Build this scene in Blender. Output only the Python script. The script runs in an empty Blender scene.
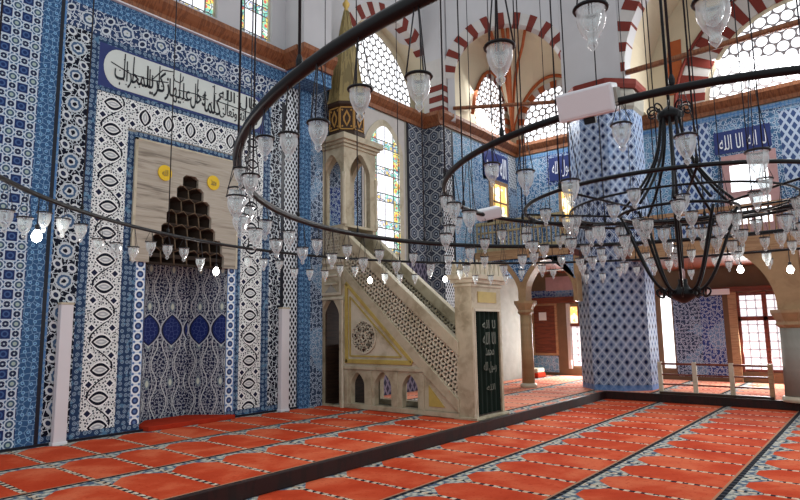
import bpy, bmesh, math, random
from mathutils import Vector, Matrix
random.seed(7)
S = bpy.context.scene
COL = S.collection
PI = math.pi

# ------------------------------------------------------------------ node DSL
class E:
    __slots__ = ('g', 's')
    def __init__(s, g, sock): s.g = g; s.s = sock
    def __add__(a, b): return a.g.op('ADD', a, b)
    __radd__ = __add__
    def __sub__(a, b): return a.g.op('SUBTRACT', a, b)
    def __rsub__(a, b): return a.g.op('SUBTRACT', b, a)
    def __mul__(a, b): return a.g.op('MULTIPLY', a, b)
    __rmul__ = __mul__
    def __truediv__(a, b): return a.g.op('DIVIDE', a, b)
    def __lt__(a, b): return a.g.op('LESS_THAN', a, b)
    def __gt__(a, b): return a.g.op('GREATER_THAN', a, b)
    def abs(a): return a.g.op('ABSOLUTE', a)

class Mat:
    """a procedural material: metres in the UV map, layers painted one over the other"""
    def __init__(s, name, base, rough=.5, spec=.25, metal=0):
        s.m = bpy.data.materials.new(name); s.m.use_nodes = True
        s.nt = s.m.node_tree; s.nt.nodes.clear()
        s.out = s.nt.nodes.new('ShaderNodeOutputMaterial')
        s.b = s.nt.nodes.new('ShaderNodeBsdfPrincipled')
        s.nt.links.new(s.b.outputs[0], s.out.inputs[0])
        s.b.inputs['Roughness'].default_value = rough
        s.b.inputs['Specular IOR Level'].default_value = spec
        s.b.inputs['Metallic'].default_value = metal
        s.col = tuple(base) + (1,)
        s.b.inputs['Base Color'].default_value = s.col
        s._uv = None
    def op(s, o, *a):
        n = s.nt.nodes.new('ShaderNodeMath'); n.operation = o
        for i, x in enumerate(a):
            if isinstance(x, E): s.nt.links.new(x.s, n.inputs[i])
            else: n.inputs[i].default_value = x
        return E(s, n.outputs[0])
    def uvnode(s):
        if s._uv is None:
            s._uv = s.nt.nodes.new('ShaderNodeUVMap').outputs[0]
            x = s.nt.nodes.new('ShaderNodeSeparateXYZ'); s.nt.links.new(s._uv, x.inputs[0])
            s._u = E(s, x.outputs[0]); s._v = E(s, x.outputs[1])
        return s._uv
    @property
    def u(s): s.uvnode(); return s._u
    @property
    def v(s): s.uvnode(); return s._v
    def wrap(s, x, p, off=0.):            # centred repeat: -p/2 .. p/2 about off
        return s.op('WRAP', x - off if off else x, p / 2, -p / 2)
    def mod(s, x, p, off=0.):
        return s.op('WRAP', x - off if off else x, p, 0.)
    def soft(s, x, t, w=.12):             # soft step from t-w/2 to t+w/2
        e = (x - (t - w / 2)) * (1 / w); e.s.node.use_clamp = True; return e
    def length(s, a, b):
        c = s.nt.nodes.new('ShaderNodeCombineXYZ'); s.nt.links.new(a.s, c.inputs[0]); s.nt.links.new(b.s, c.inputs[1])
        l = s.nt.nodes.new('ShaderNodeVectorMath'); l.operation = 'LENGTH'; s.nt.links.new(c.outputs[0], l.inputs[0])
        return E(s, l.outputs['Value'])
    def noise(s, scale, detail=2, dist=0., stretch=None):
        n = s.nt.nodes.new('ShaderNodeTexNoise'); n.inputs['Scale'].default_value = scale
        n.inputs['Detail'].default_value = detail; n.inputs['Distortion'].default_value = dist
        src = s.uvnode()
        if stretch:
            mp = s.nt.nodes.new('ShaderNodeMapping'); mp.inputs['Scale'].default_value = (*stretch, 1)
            s.nt.links.new(src, mp.inputs[0]); src = mp.outputs[0]
        s.nt.links.new(src, n.inputs['Vector'])
        return E(s, n.outputs[0])
    def voro(s, scale, rand=.6, feature='F1', metric='EUCLIDEAN'):
        n = s.nt.nodes.new('ShaderNodeTexVoronoi'); n.voronoi_dimensions = '2D'; n.feature = feature
        if feature != 'DISTANCE_TO_EDGE': n.distance = metric
        n.inputs['Scale'].default_value = scale; n.inputs['Randomness'].default_value = rand
        s.nt.links.new(s.uvnode(), n.inputs['Vector'])
        return E(s, n.outputs['Distance'])
    def lay(s, col, fac, k=None):
        """lay colour over what is there where fac"""
        if k is not None: fac = fac * k
        n = s.nt.nodes.new('ShaderNodeMix'); n.data_type = 'RGBA'
        s.nt.links.new(fac.s, n.inputs[0])
        A, B = n.inputs[6], n.inputs[7]
        if isinstance(s.col, tuple): A.default_value = s.col
        else: s.nt.links.new(s.col, A)
        if isinstance(col, tuple): B.default_value = tuple(col[:3]) + (1,)
        else: s.nt.links.new(col, B)
        s.col = n.outputs[2]
        s.nt.links.new(s.col, s.b.inputs['Base Color'])
        return s
    def lens(s, du, dv, a, b):            # pointed oval, tips along dv
        q = dv * (1 / b)
        return du.abs() * (1 / a) + q * q
    def emit(s, strength, fac=None, col=None):
        if col is None:
            if isinstance(s.col, tuple): s.b.inputs['Emission Color'].default_value = s.col
            else: s.nt.links.new(s.col, s.b.inputs['Emission Color'])
        else: s.b.inputs['Emission Color'].default_value = (*col, 1)
        if fac is None: s.b.inputs['Emission Strength'].default_value = strength
        else:
            f = fac * strength; s.nt.links.new(f.s, s.b.inputs['Emission Strength'])
        return s
    def bump(s, h, strength=.3, dist=.02):
        n = s.nt.nodes.new('ShaderNodeBump'); n.inputs['Strength'].default_value = strength; n.inputs['Distance'].default_value = dist
        s.nt.links.new(h.s, n.inputs['Height']); s.nt.links.new(n.outputs[0], s.b.inputs['Normal'])
        return s

def AND(a, b): return a * b
def OR(a, b): return a.g.op('MAXIMUM', a, b)
def MIN(a, b): return a.g.op('MINIMUM', a, b)

WHT = (.80, .84, .86); INK = (.006, .008, .018); NAVY = (.025, .05, .20); BLUE = (.10, .22, .50); LBL = (.38, .55, .76); TEAL = (.08, .24, .34)

def m_grid():
    g = Mat('tile_square_lattice', (.045, .11, .23), .35, .07)
    n = g.noise(1.1, 2)
    a = g.wrap(g.u, .24, 2.91); b = g.wrap(g.v, .25, 1.45)
    a2 = g.wrap(g.u, .24, 3.03); b2 = g.wrap(g.v, .25, 1.575)
    g.lay((.50, .61, .72), AND((a.abs() + b.abs() - .122).abs() < .011, n < 9))
    g.lay((.50, .61, .72), OR((a2.abs() < .007), (b2.abs() < .007)))
    g.lay((.52, .62, .72), g.op('MAXIMUM', a.abs(), b.abs()) < .077)
    sq = g.op('MAXIMUM', a.abs(), b.abs()) < .062
    g.lay((.016, .034, .12), sq)
    g.lay((.06, .12, .27), AND(sq, (g.length(a, b) - .033).abs() < .009))
    for (p, q, R) in ((a2, b, .040), (a, b2, .040)):
        r = g.length(p, q)
        g.lay((.55, .65, .73), r < R + .012); g.lay((.018, .03, .075), r < R); g.lay((.45, .55, .62), r < .012)
    r = g.length(a2, b2)
    g.lay((.55, .65, .73), OR(r < .062, MIN(a2.abs(), b2.abs()) + r * .35 < .034)); g.lay((.05, .10, .17), r < .046); g.lay((.36, .47, .42), r < .024)
    return g.m

def m_flowerband(cx=3.33, bg=INK, sc=1.0):
    g = Mat('tile_flower_band', bg, .35, .07)
    du = g.u - cx if cx is not None else g.wrap(g.u, .42)
    b = g.wrap(g.v, .42, 0.05); b2 = g.wrap(g.v, .42, .26)
    v = g.voro(17, .8)
    e = g.voro(11, .9, 'DISTANCE_TO_EDGE')
    g.lay((.55, .62, .66), e < .055); g.lay((.62, .70, .74), v < .20); g.lay((.06, .09, .16), v < .1)
    r = g.length(du, b); r2 = g.length(du.abs() - .092, b2 + du * .25)
    w = g.noise(22, 1)
    R = r + w * .05
    g.lay((.50, .56, .59), R < .145); g.lay((.06, .12, .22), R < .115); g.lay((.58, .63, .65), R < .082); g.lay(INK, R < .055)
    g.lay((.60, .65, .67), r2 < .062); g.lay((.02, .03, .07), r2 < .034)
    return g.m

def m_frieze():
    g = Mat('tile_flower_frieze', (.025, .05, .125), .35, .07)
    a = g.wrap(g.u, .56, .1); a2 = g.wrap(g.u, .56, .38); dv = g.v - 6.01
    v = g.voro(15, .8); e = g.voro(9, .9, 'DISTANCE_TO_EDGE')
    g.lay((.55, .63, .70), e < .05); g.lay((.72, .78, .82), v < .22); g.lay((.03, .05, .12), v < .11)
    w = g.noise(20, 1)
    r = g.length(a, dv) + w * .05
    g.lay((.52, .58, .62), r < .135); g.lay((.04, .08, .17), r < .108); g.lay((.55, .61, .63), r < .075); g.lay((.3, .36, .30), r < .045)
    r2 = g.length(a2 - dv * .35, dv.abs() - .085)
    g.lay((.56, .62, .66), r2 < .064); g.lay((.02, .03, .07), r2 < .038)
    return g.m

def m_ovals(horizontal=False, c=0.):
    g = Mat('tile_oval_border', (.66, .70, .68), .35, .07)
    P = .39
    if horizontal: du = g.wrap(g.u, P, 5.146); dv = g.v - c; A, B = du, dv
    else: A = g.u - c; B = g.wrap(g.v, P, 2.10)
    B2 = g.wrap(g.u if horizontal else g.v, P, (5.146 if horizontal else 2.10) + P / 2)
    cross, run, run2 = (dv, du, B2) if horizontal else (A, B, B2)
    v = g.voro(19, .55)
    e = g.voro(8.5, .8, 'DISTANCE_TO_EDGE')
    g.lay(INK, e < .042)
    g.lay((.82, .86, .85), v < .46); g.lay(INK, v < .27); g.lay((.25, .32, .38), v < .10)
    # waving vine
    ph = g.op('SINE', (g.u if horizontal else g.v) * (2 * PI / (2 * P)))
    g.lay(INK, (cross - ph * .16).abs() < .014)
    # dark diamonds beside
    rr = cross.abs() - .145
    g.lay((.84, .87, .86), rr.abs() + run2.abs() < .075); g.lay((.015, .02, .05), rr.abs() + run2.abs() < .048)
    L = g.lens(run, cross, .088, .135) if horizontal else g.lens(run, cross, .088, .135)
    g.lay((.86, .89, .88), L < 1.35); g.lay(INK, L < 1.08); g.lay((.74, .76, .74), L < .62); g.lay((.42, .46, .48), L < .40); g.lay((.72, .74, .73), L < .12)
    return g.m

def m_border(light=False):
    g = Mat('tile_narrow_border', (.022, .05, .115) if not light else (.08, .2, .42), .35, .07)
    v = g.voro(13, .35)
    w = g.noise(9, 2)
    g.lay((.26, .37, .48), AND(v < .36, v > .2), .8); g.lay((.36, .46, .54), v < .10, .9)
    g.lay((.16, .34, .50), w > .62, .5)
    return g.m

def m_blueband():
    g = Mat('tile_blue_band', (.035, .10, .22), .35, .07)
    v = g.voro(10, .3); e = g.voro(14, .9, 'DISTANCE_TO_EDGE')
    g.lay((.26, .43, .62), e < .05, .75); g.lay((.22, .45, .66), v < .22, .9); g.lay((.04, .09, .30), v < .10)
    return g.m

def m_circles(c):
    g = Mat('tile_circle_band', (.62, .72, .82), .35, .07)
    a = g.u - c; b = g.wrap(g.v, .155, 1.539); b2 = g.wrap(g.v, .155, 1.6165)
    g.lay((.16, .30, .55), a.abs() > .068)
    r = g.length(a, b)
    g.lay((.78, .85, .88), r < .072); g.lay((.03, .06, .17), r < .05); g.lay((.12, .2, .4), r < .022)
    g.lay((.10, .2, .42), g.length(a.abs() - .05, b2) < .018)
    return g.m

def m_niche():
    g = Mat('tile_niche_arabesque', (.018, .024, .065), .35, .07)
    P = .40
    a = g.wrap(g.u, P, .1); a2 = g.wrap(g.u, P, .1 + P / 2)
    v = g.voro(22, .75); e = g.voro(15, .75, 'DISTANCE_TO_EDGE')
    g.lay((.50, .55, .60), e < .04); g.lay((.60, .64, .66), v < .25); g.lay((.02, .03, .07), v < .13)
    # vase-like swelling bands of white scrolls
    vv = g.wrap(g.v, .62, .62)
    wav = g.op('COSINE', g.v * (2 * PI / .62)) * .05 + .11
    g.lay((.58, .62, .62), (a.abs() - wav).abs() < .009); g.lay((.50, .54, .56), (a.abs() - wav * .55).abs() < .006)
    g.lay((.20, .26, .30), g.lens(a, vv, .05, .10) < 1); g.lay((.62, .68, .58), g.lens(a, vv, .028, .06) < 1)
    # one row of big dark blue pointed ovals
    dv = g.v - 1.48
    L = g.lens(a, dv, .155, .235)
    g.lay((.50, .54, .58), L < 1.35); g.lay((.015, .02, .05), L < 1.2); g.lay((.016, .028, .14), L < 1.0)
    g.lay((.08, .12, .30), AND(L < .86, (e < .045)))
    return g.m

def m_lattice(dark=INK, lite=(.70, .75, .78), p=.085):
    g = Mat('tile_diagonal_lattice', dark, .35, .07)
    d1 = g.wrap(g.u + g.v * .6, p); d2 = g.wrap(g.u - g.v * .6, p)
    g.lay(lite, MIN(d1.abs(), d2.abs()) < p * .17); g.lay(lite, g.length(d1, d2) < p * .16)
    return g.m

def m_pier():
    g = Mat('tile_pier_diamonds', (.20, .29, .40), .35, .07)
    P, Q = .2194, .26
    a = g.wrap(g.u, P); b = g.wrap(g.v, Q); a2 = g.wrap(g.u, P, P / 2); b2 = g.wrap(g.v, Q, Q / 2)
    d = a.abs() * (1 / P) + b.abs() * (1 / Q); d2 = a2.abs() * (1 / P) + b2.abs() * (1 / Q)
    g.lay((.06, .11, .24), (d < .44)); g.lay((.50, .58, .68), d < .33); g.lay((.010, .018, .06), d < .27)
    g.lay((.10, .17, .32), d2 < .42); g.lay((.42, .50, .62), d2 < .29); g.lay((.03, .06, .16), d2 < .21)
    k = g.wrap(g.u * (1 / P) + g.v * (1 / Q), 1., .5); k2 = g.wrap(g.u * (1 / P) - g.v * (1 / Q), 1., .5)
    g.lay((.58, .66, .75), MIN(k.abs(), k2.abs()) < .055)
    n = g.noise(1.2, 2); g.lay((.16, .30, .55), n > .62, .25)
    g.lay((.10, .22, .48), g.v < .28, .75)
    return g.m

def m_bluefloral(base=(.055, .14, .27), name='tile_blue_floral', sc=7.):
    g = Mat(name, base, .35, .07)
    e = g.voro(sc, .9, 'DISTANCE_TO_EDGE'); v = g.voro(sc * 1.3, .6)
    n = g.noise(1.3, 2)
    g.lay((.20, .36, .54), n > .55, .6)
    g.lay((.40, .51, .63), e < .06, .9); g.lay((.46, .56, .65), AND(v < .30, v > .18)); g.lay((.03, .06, .20), v < .14)
    return g.m

def m_hexchain(c=None):
    g = Mat('tile_hexagon_chain', (.035, .045, .075), .35, .07)
    a = g.wrap(g.u, .31, c if c else 0.); b = g.wrap(g.v, .31)
    r = g.op('MAXIMUM', a.abs(), a.abs() * .5 + b.abs() * .866)
    g.lay((.40, .43, .45), (r - .132).abs() < .014); g.lay((.20, .24, .29), r < .09); g.lay((.02, .03, .06), r < .055); g.lay((.6, .65, .68), r < .02)
    v = g.voro(18, .7); g.lay((.50, .55, .60), AND(v < .15, r > .17))
    return g.m

def m_plain(name, col, rough=.6, var=.12, scale=3., spec=.2, stretch=None, metal=0):
    g = Mat(name, col, rough, spec, metal)
    n = g.noise(scale, 4, .3, stretch)
    g.lay(tuple(c * (1 - var * 2.2) for c in col), n > .5, .5)
    dk = g.op('MULTIPLY', n, 1.0)
    g.lay(tuple(c * (1 - var * 2) for c in col), dk)
    return g.m

def m_smooth(name, col, rough=.6, var=.25, scale=3., spec=.2, stretch=None, metal=0):
    g = Mat(name, col, rough, spec, metal)
    n = g.noise(scale, 4, .4, stretch)
    g.lay(tuple(c * (1 - var) for c in col), g.op('SMOOTHSTEP' if False else 'MULTIPLY', n, 1.0))
    return g.m

def m_marble():
    g = Mat('mihrab_marble', (.43, .385, .31), .4, .2)
    n = g.noise(2.2, 5, .8, (.6, 5)); g.lay((.25, .215, .165), g.soft(n, .52), .5); g.lay((.13, .11, .085), g.soft(n, .62, .08), .6)
    n2 = g.noise(7, 4, .5, (.4, 6)); g.lay((.50, .46, .385), g.soft(n2, .55), .5)
    return g.m

def m_stone(name='minbar_stone', col=(.44, .385, .27), stain=(.20, .16, .09)):
    g = Mat(name, col, .5, .25)
    n = g.noise(2.6, 5, .6); g.lay(stain, g.soft(n, .56, .2), .7)
    n2 = g.noise(11, 3, .4); g.lay(tuple(c * 1.15 for c in col), g.soft(n2, .55), .35)
    return g.m

def m_wood(name, col, dark, rough=.45, s=(1, 12)):
    g = Mat(name, col, rough, .3)
    n = g.noise(2.5, 4, .8, s); g.lay(dark, n > .52, .6)
    return g.m

def m_honey(P=.2, dark=(.30, .29, .28), k=1.6, name='honeycomb_window', fill=.415):
    """plaster lattice with round panes, daylight behind"""
    g = Mat(name, dark, .8, .1)
    H = P * .866
    def dots(o):
        a = g.wrap(g.u, P, o * P / 2); b = g.wrap(g.v, 2 * H, o * H)
        return g.length(a, b)
    r = MIN(dots(0), dots(1))
    pane = r < P * fill
    g.lay((.93, .96, 1.0), pane)
    g.emit(k * .72, pane)
    return g.m

def m_stained(u0, u1, z0, seed=0., k=1.3):
    """stained glass: white field, coloured border, leading"""
    g = Mat('stained_glass', (.92, .95, .97), .3, .3)
    w = u1 - u0
    a = g.u - (u0 + u1) / 2; hb = g.wrap(g.v, .62, z0 + .31); hs = g.wrap(g.v, .2, z0)
    n = g.noise(7, 1); v = g.voro(6, .9); e = g.voro(6, .9, 'DISTANCE_TO_EDGE')
    side = a.abs() > w * .29
    g.lay((.30, .62, .42), side); g.lay((.78, .60, .14), AND(side, n > .52)); g.lay((.16, .45, .40), AND(side, n < .42)); g.lay((.60, .13, .10), AND(side, v < .2))
    g.lay((.92, .94, .95), AND(side, v > .55))
    band = hb.abs() > .23
    g.lay((.22, .58, .46), AND(band, n > .5)); g.lay((.62, .50, .16), AND(band, v < .25)); g.lay((.20, .22, .50), AND(band, AND(v > .25, v < .36)))
    g.lay((.72, .70, .84), AND(a.abs() < w * .26, AND(a < 0., n > .5)), .6)
    g.lay((.07, .08, .08), AND(OR(side, band), e < .05)); g.lay((.06, .06, .06), (a.abs() - w * .28).abs() < .016); g.lay((.06, .06, .06), (hb.abs() - .22).abs() < .012); g.lay((.08, .08, .08), a.abs() < .010)
    g.emit(k * .62)
    return g.m

def m_carpet(name, x0, y0, px=.61, py=1.235, red=(.57, .078, .030), pale=0.):
    g = Mat(name, red, .95, .03)
    n = g.noise(1.6, 4, .3); g.lay((.42, .035, .012), g.soft(n, .56, .2), .6); g.lay((.70, .19, .09), g.soft(1. - n, .56, .16), .5)
    f = g.noise(22, 2); g.lay((.40, .03, .01), f > .62, .35)
    a = g.wrap(g.u, px, x0); v = g.mod(g.v, py, y0)        # v=0 far side from wall, py = wall side
    # prayer-niche corners: grey blue with cream
    arch = (v - (py - .30)) > (.5 * px - a.abs()) * 1.05 + .0
    q = g.voro(14, .9)
    top = OR(AND(arch, v > py - .30), v > py - .085)
    g.lay((.30, .31, .28), top); g.lay((.52, .50, .42), AND(top, q < .3)); g.lay((.09, .13, .19), AND(top, q > .52))
    # dividers: dashes in black and cream
    d = a.abs() > px / 2 - .028
    dash = g.wrap(g.v, .11)
    g.lay((.55, .42, .30), d); g.lay((.015, .02, .03), AND(d, dash > .0)); g.lay((.70, .62, .50), AND(d, q < .22))
    # row line
    e = v < .055
    dd = g.wrap(g.u, .12)
    g.lay((.40, .20, .12), v < .08); g.lay((.012, .014, .02), AND(e, dd.abs() < .045))
    g.lay((.06, .06, .07), AND(e, dd.abs() > .045))
    g.bump(f, .25, .01)
    return g.m

M = {}
def mk():
    M['grid'] = m_grid(); M['fband'] = m_flowerband(3.33); M['fband2'] = m_flowerband(None)
    M['frieze'] = m_frieze(); M['ov_l'] = m_ovals(False, 3.87); M['ov_r'] = m_ovals(False, 6.40); M['ov_h'] = m_ovals(True, 4.75)
    M['border'] = m_border(); M['lborder'] = m_border(True); M['bband'] = m_blueband()
    M['circ_l'] = m_circles(4.395); M['circ_r'] = m_circles(6.005); M['niche'] = m_niche()
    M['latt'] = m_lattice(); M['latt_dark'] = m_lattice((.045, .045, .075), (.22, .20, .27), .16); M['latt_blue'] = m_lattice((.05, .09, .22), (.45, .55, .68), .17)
    M['pier'] = m_pier(); M['bfl'] = m_bluefloral(); M['bfl2'] = m_bluefloral((.03, .06, .22), 'tile_deep_blue_floral', 9); M['bfl3'] = m_bluefloral((.04, .065, .12), 'tile_grey_blue_floral', 9)
    M['bfl_lt'] = m_bluefloral((.14, .29, .43), 'tile_pale_blue_floral', 6)
    M['hex'] = m_hexchain(); M['ink'] = Mat('black_tile_edge', (.012, .014, .022), .3).m
    M['navy'] = m_smooth('navy_ground', (.035, .055, .20), .35, .4, 8)
    M['panelwhite'] = m_smooth('inscription_white', (.66, .72, .68), .35, .15, 5)
    M['letter'] = Mat('black_lettering', (.010, .012, .018), .5).m
    M['wletter'] = Mat('white_lettering', (.80, .84, .88), .5).m
    M['gletter'] = Mat('pale_gold_lettering', (.10, .115, .085), .5).m
    M['plaster'] = m_smooth('plaster', (.56, .56, .57), .85, .2, 1.3)
    M['cream'] = m_smooth('cream_plaster', (.62, .55, .40), .85, .18, 1.3)
    M['cornice'] = m_wood('cornice_wood', (.27, .105, .045), (.12, .045, .022), .5, (10, 2))
    M['redstone'] = m_smooth('red_stone', (.20, .035, .025), .7, .35, 5)
    M['orange'] = m_smooth('orange_paint', (.42, .11, .035), .7, .3, 5)
    M['whitestone'] = m_smooth('white_stone', (.58, .56, .53), .7, .2, 5)
    M['greystone'] = m_smooth('grey_stone', (.36, .35, .30), .7, .4, 4)
    M['marble'] = m_marble()
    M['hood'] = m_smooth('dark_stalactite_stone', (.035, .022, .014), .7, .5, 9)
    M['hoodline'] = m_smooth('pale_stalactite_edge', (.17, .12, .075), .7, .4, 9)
    M['gold'] = m_smooth('yellow_gilding', (.85, .58, .03), .45, .2, 9)
    M['goldmetal'] = Mat('gilt_metal', (.62, .42, .12), .35, .5, .7).m
    M['stone'] = m_stone(); M['stonelt'] = m_stone('minbar_pale_stone', (.54, .49, .37), (.31, .26, .16))
    M['ochre'] = m_stone('ochre_moulding', (.42, .32, .085), (.25, .18, .05))
    M['lead'] = m_wood('gilded_lead', (.30, .23, .09), (.13, .10, .04), .45, (6, 1))
    M['drumpaint'] = m_smooth('dark_painted_drum', (.055, .03, .018), .5, .3, 9)
    M['drumgold'] = m_smooth('drum_gold', (.50, .27, .07), .5, .3, 9)
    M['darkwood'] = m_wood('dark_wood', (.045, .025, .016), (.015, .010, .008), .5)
    M['brownwood'] = m_wood('brown_wood', (.17, .038, .016), (.08, .02, .01), .4)
    M['brownstone'] = m_smooth('brown_stone', (.20, .125, .07), .6, .4, 3); M['tanstone'] = m_stone('tan_stone', (.38, .25, .13), (.24, .14, .07)); M['tanwood'] = m_wood('tan_wood', (.40, .25, .13), (.25, .14, .07), .5)
    M['redwood'] = m_wood('red_brown_frame', (.22, .06, .04), (.12, .03, .02), .5)
    M['yellowwood'] = m_wood('yellowish_wood', (.42, .36, .20), (.24, .19, .10), .5, (14, 1))
    M['curtain'] = m_smooth('black_green_curtain', (.012, .022, .017), .9, .4, 9, .05)
    M['iron'] = Mat('black_iron', (.005, .006, .007), .4, .22).m
    M['wire'] = Mat('dark_wire', (.022, .022, .025), .5, .2).m
    M['whitepaint'] = m_smooth('white_paint', (.72, .71, .73), .45, .06, 4)
    M['whiteplastic'] = m_smooth('white_plastic', (.76, .77, .80), .4, .06, 4)
    M['carp_a'] = m_carpet('prayer_carpet', .05, -1.22 - 1.235)
    M['carp_b'] = m_carpet('prayer_carpet_floor', .25, -4.85)
    M['carp_c'] = m_carpet('prayer_carpet_window_glare', .25, -2.2, red=(.72, .30, .20))  # same carpet, paled to carry window glare in its colour
    M['darkedge'] = m_wood('dark_red_step_edge', (.022, .006, .005), (.006, .004, .004), .6, (3, 1))
    M['redmat'] = m_smooth('red_mat', (.50, .045, .02), .95, .5, 5, .03)
    M['honey'] = m_honey(.21); M['honey_s'] = m_honey(.20, (.36, .33, .29), 1.5, 'honeycomb_window_fine', .40)
    M['honey_b'] = m_honey(.27, (.34, .33, .34), 1.6, 'honeycomb_window_wide', .44)
    g = Mat('daylight_pane', (.95, .97, 1.0), .3); g.lay((.80, .86, .92), g.noise(2.5, 2) > .58, .6); g.emit(1.7); M['day'] = g.m
    g = Mat('grille_pane', (.95, .97, 1.0), .3)
    a = g.wrap(g.u, .2); b = g.wrap(g.v, .2)
    bars = MIN(a.abs(), b.abs()) < .011; knots = g.length(a, b) < .028
    low = AND(g.v < .62, g.noise(5, 3) > .5)
    g.lay((.62, .70, .78), low); g.lay((.30, .27, .30), OR(bars, knots)); g.emit(.80); M['grille'] = g.m
    g = Mat('warm_pane', (1.0, .62, .18), .3); g.lay((1.0, .9, .7), g.noise(3, 2) > .52, .9); g.emit(1.1); M['warm'] = g.m
    # clear moulded glass: mostly see-through with bright and dark edges
    g = Mat('clear_glass', (.82, .86, .86), .08, .8)
    nt = g.nt
    tr = nt.nodes.new('ShaderNodeBsdfTransparent'); tr.inputs[0].default_value = (.93, .96, .96, 1)
    lw = nt.nodes.new('ShaderNodeLayerWeight'); lw.inputs[0].default_value = .45
    mr = nt.nodes.new('ShaderNodeMapRange'); mr.inputs[3].default_value = .16; mr.inputs[4].default_value = .85
    nt.links.new(lw.outputs['Facing'], mr.inputs[0])
    mx = nt.nodes.new('ShaderNodeMixShader'); nt.links.new(mr.outputs[0], mx.inputs[0])
    nt.links.new(tr.outputs[0], mx.inputs[1]); nt.links.new(g.b.outputs[0], mx.inputs[2]); nt.links.new(mx.outputs[0], g.out.inputs[0])
    M['glass'] = g.m
    g = Mat('lit_bulb', (1, .98, .93), .3); g.emit(14, None, (1, .97, .9)); M['bulb'] = g.m
    M['paper'] = m_smooth('white_paper', (.80, .80, .78), .7, .05, 4)
    M['pink'] = m_smooth('pinkish_metal', (.55, .33, .32), .4, .3, 8)
mk()

# ------------------------------------------------------------------ mesh helpers
class MB:
    def __init__(s): s.bm = bmesh.new(); s.mi = 0
    def poly(s, pts):
        f = s.bm.faces.new([s.bm.verts.new(p) for p in pts]); f.material_index = s.mi; return f
    def prism(s, pts, d):
        """polygon (3-D points in a plane) pushed by vector d"""
        d = Vector(d); a = [s.bm.verts.new(p) for p in pts]; b = [s.bm.verts.new(Vector(p) + d) for p in pts]
        n = len(a); fs = [s.bm.faces.new(a), s.bm.faces.new(b[::-1])]
        for i in range(n): fs.append(s.bm.faces.new((a[i], b[i], b[(i + 1) % n], a[(i + 1) % n])))
        for f in fs: f.material_index = s.mi
        return s
    def box(s, x0, x1, y0, y1, z0, z1):
        return s.prism([(x0, y0, z0), (x1, y0, z0), (x1, y1, z0), (x0, y1, z0)], (0, 0, z1 - z0))
    def lathe(s, prof, c=(0, 0, 0), n=16, rot=0., cap=True):
        rings = []
        for r, z in prof:
            rings.append([s.bm.verts.new((c[0] + r * math.cos(rot + 2 * PI * i / n), c[1] + r * math.sin(rot + 2 * PI * i / n), c[2] + z)) for i in range(n)])
        for a, b in zip(rings, rings[1:]):
            for i in range(n):
                f = s.bm.faces.new((a[i], a[(i + 1) % n], b[(i + 1) % n], b[i])); f.material_index = s.mi
                f.smooth = n > 10
        if cap:
            for r in (rings[0][::-1], rings[-1]):
                f = s.bm.faces.new(r); f.material_index = s.mi
        return s
    def tube(s, path, r, n=8, closed=False):
        path = [Vector(p) for p in path]; m = len(path); rings = []
        rr = r if isinstance(r, (list, tuple)) else [r] * m
        prev = None
        for i, p in enumerate(path):
            a = path[(i - 1) % m] if (closed or i) else p; b = path[(i + 1) % m] if (closed or i < m - 1) else p
            t = (b - a).normalized()
            if prev is None: prev = t.orthogonal().normalized()
            e = (prev - t * prev.dot(t)).normalized(); prev = e; f = t.cross(e)
            rings.append([s.bm.verts.new(p + (e * math.cos(2 * PI * k / n) + f * math.sin(2 * PI * k / n)) * rr[i]) for k in range(n)])
        for i in range(m if closed else m - 1):
            a, b = rings[i], rings[(i + 1) % m]
            for k in range(n):
                fc = s.bm.faces.new((a[k], a[(k + 1) % n], b[(k + 1) % n], b[k])); fc.material_index = s.mi; fc.smooth = True
        if not closed:
            for q in (rings[0][::-1], rings[-1]):
                fc = s.bm.faces.new(q); fc.material_index = s.mi
        return s
    def done(s, name, mats, parent=None, bevel=0):
        bm = s.bm
        bmesh.ops.remove_doubles(bm, verts=bm.verts, dist=1e-5)
        bmesh.ops.recalc_face_normals(bm, faces=bm.faces)
        uvl = bm.loops.layers.uv.new('UVMap')
        for f in bm.faces:
            n = f.normal
            if abs(n.z) > .75:
                for l in f.loops: l[uvl].uv = (l.vert.co.x, l.vert.co.y)
            else:
                t = Vector((-n.y, n.x, 0)).normalized()
                if abs(n.y) > .999: t = Vector((1, 0, 0))
                elif abs(n.x) > .999: t = Vector((0, 1, 0))
                for l in f.loops: l[uvl].uv = (l.vert.co.dot(t), l.vert.co.z)
        me = bpy.data.meshes.new(name); bm.to_mesh(me); bm.free()
        if not isinstance(mats, (list, tuple)): mats = [mats]
        for m in mats: me.materials.append(m if not isinstance(m, str) else M[m])
        o = bpy.data.objects.new(name, me); COL.objects.link(o)
        if parent: o.parent = parent
        if bevel:
            b = o.modifiers.new('bevel', 'BEVEL'); b.width = bevel; b.segments = 2; b.limit_method = 'ANGLE'
        return o

def tag(o, label, cat, group=None, kind=None):
    o['label'] = label; o['category'] = cat
    if group: o['group'] = group
    if kind: o['kind'] = kind
    return o
def empty(name, loc=(0, 0, 0)):
    o = bpy.data.objects.new(name, None); o.empty_display_size = .1; COL.objects.link(o); o.location = loc; return o
def struct(o): o['kind'] = 'structure'; return o
def box(name, m, x0, x1, y0, y1, z0, z1, parent=None, bevel=0):
    return MB().box(x0, x1, y0, y1, z0, z1).done(name, m, parent, bevel)
def localize(root):
    """parts were built in world metres: keep them there under a root that has its own place"""
    off = root.location.copy()
    for ch in root.children:
        ch.data.transform(Matrix.Translation(-off)) if ch.type == 'MESH' else None

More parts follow.
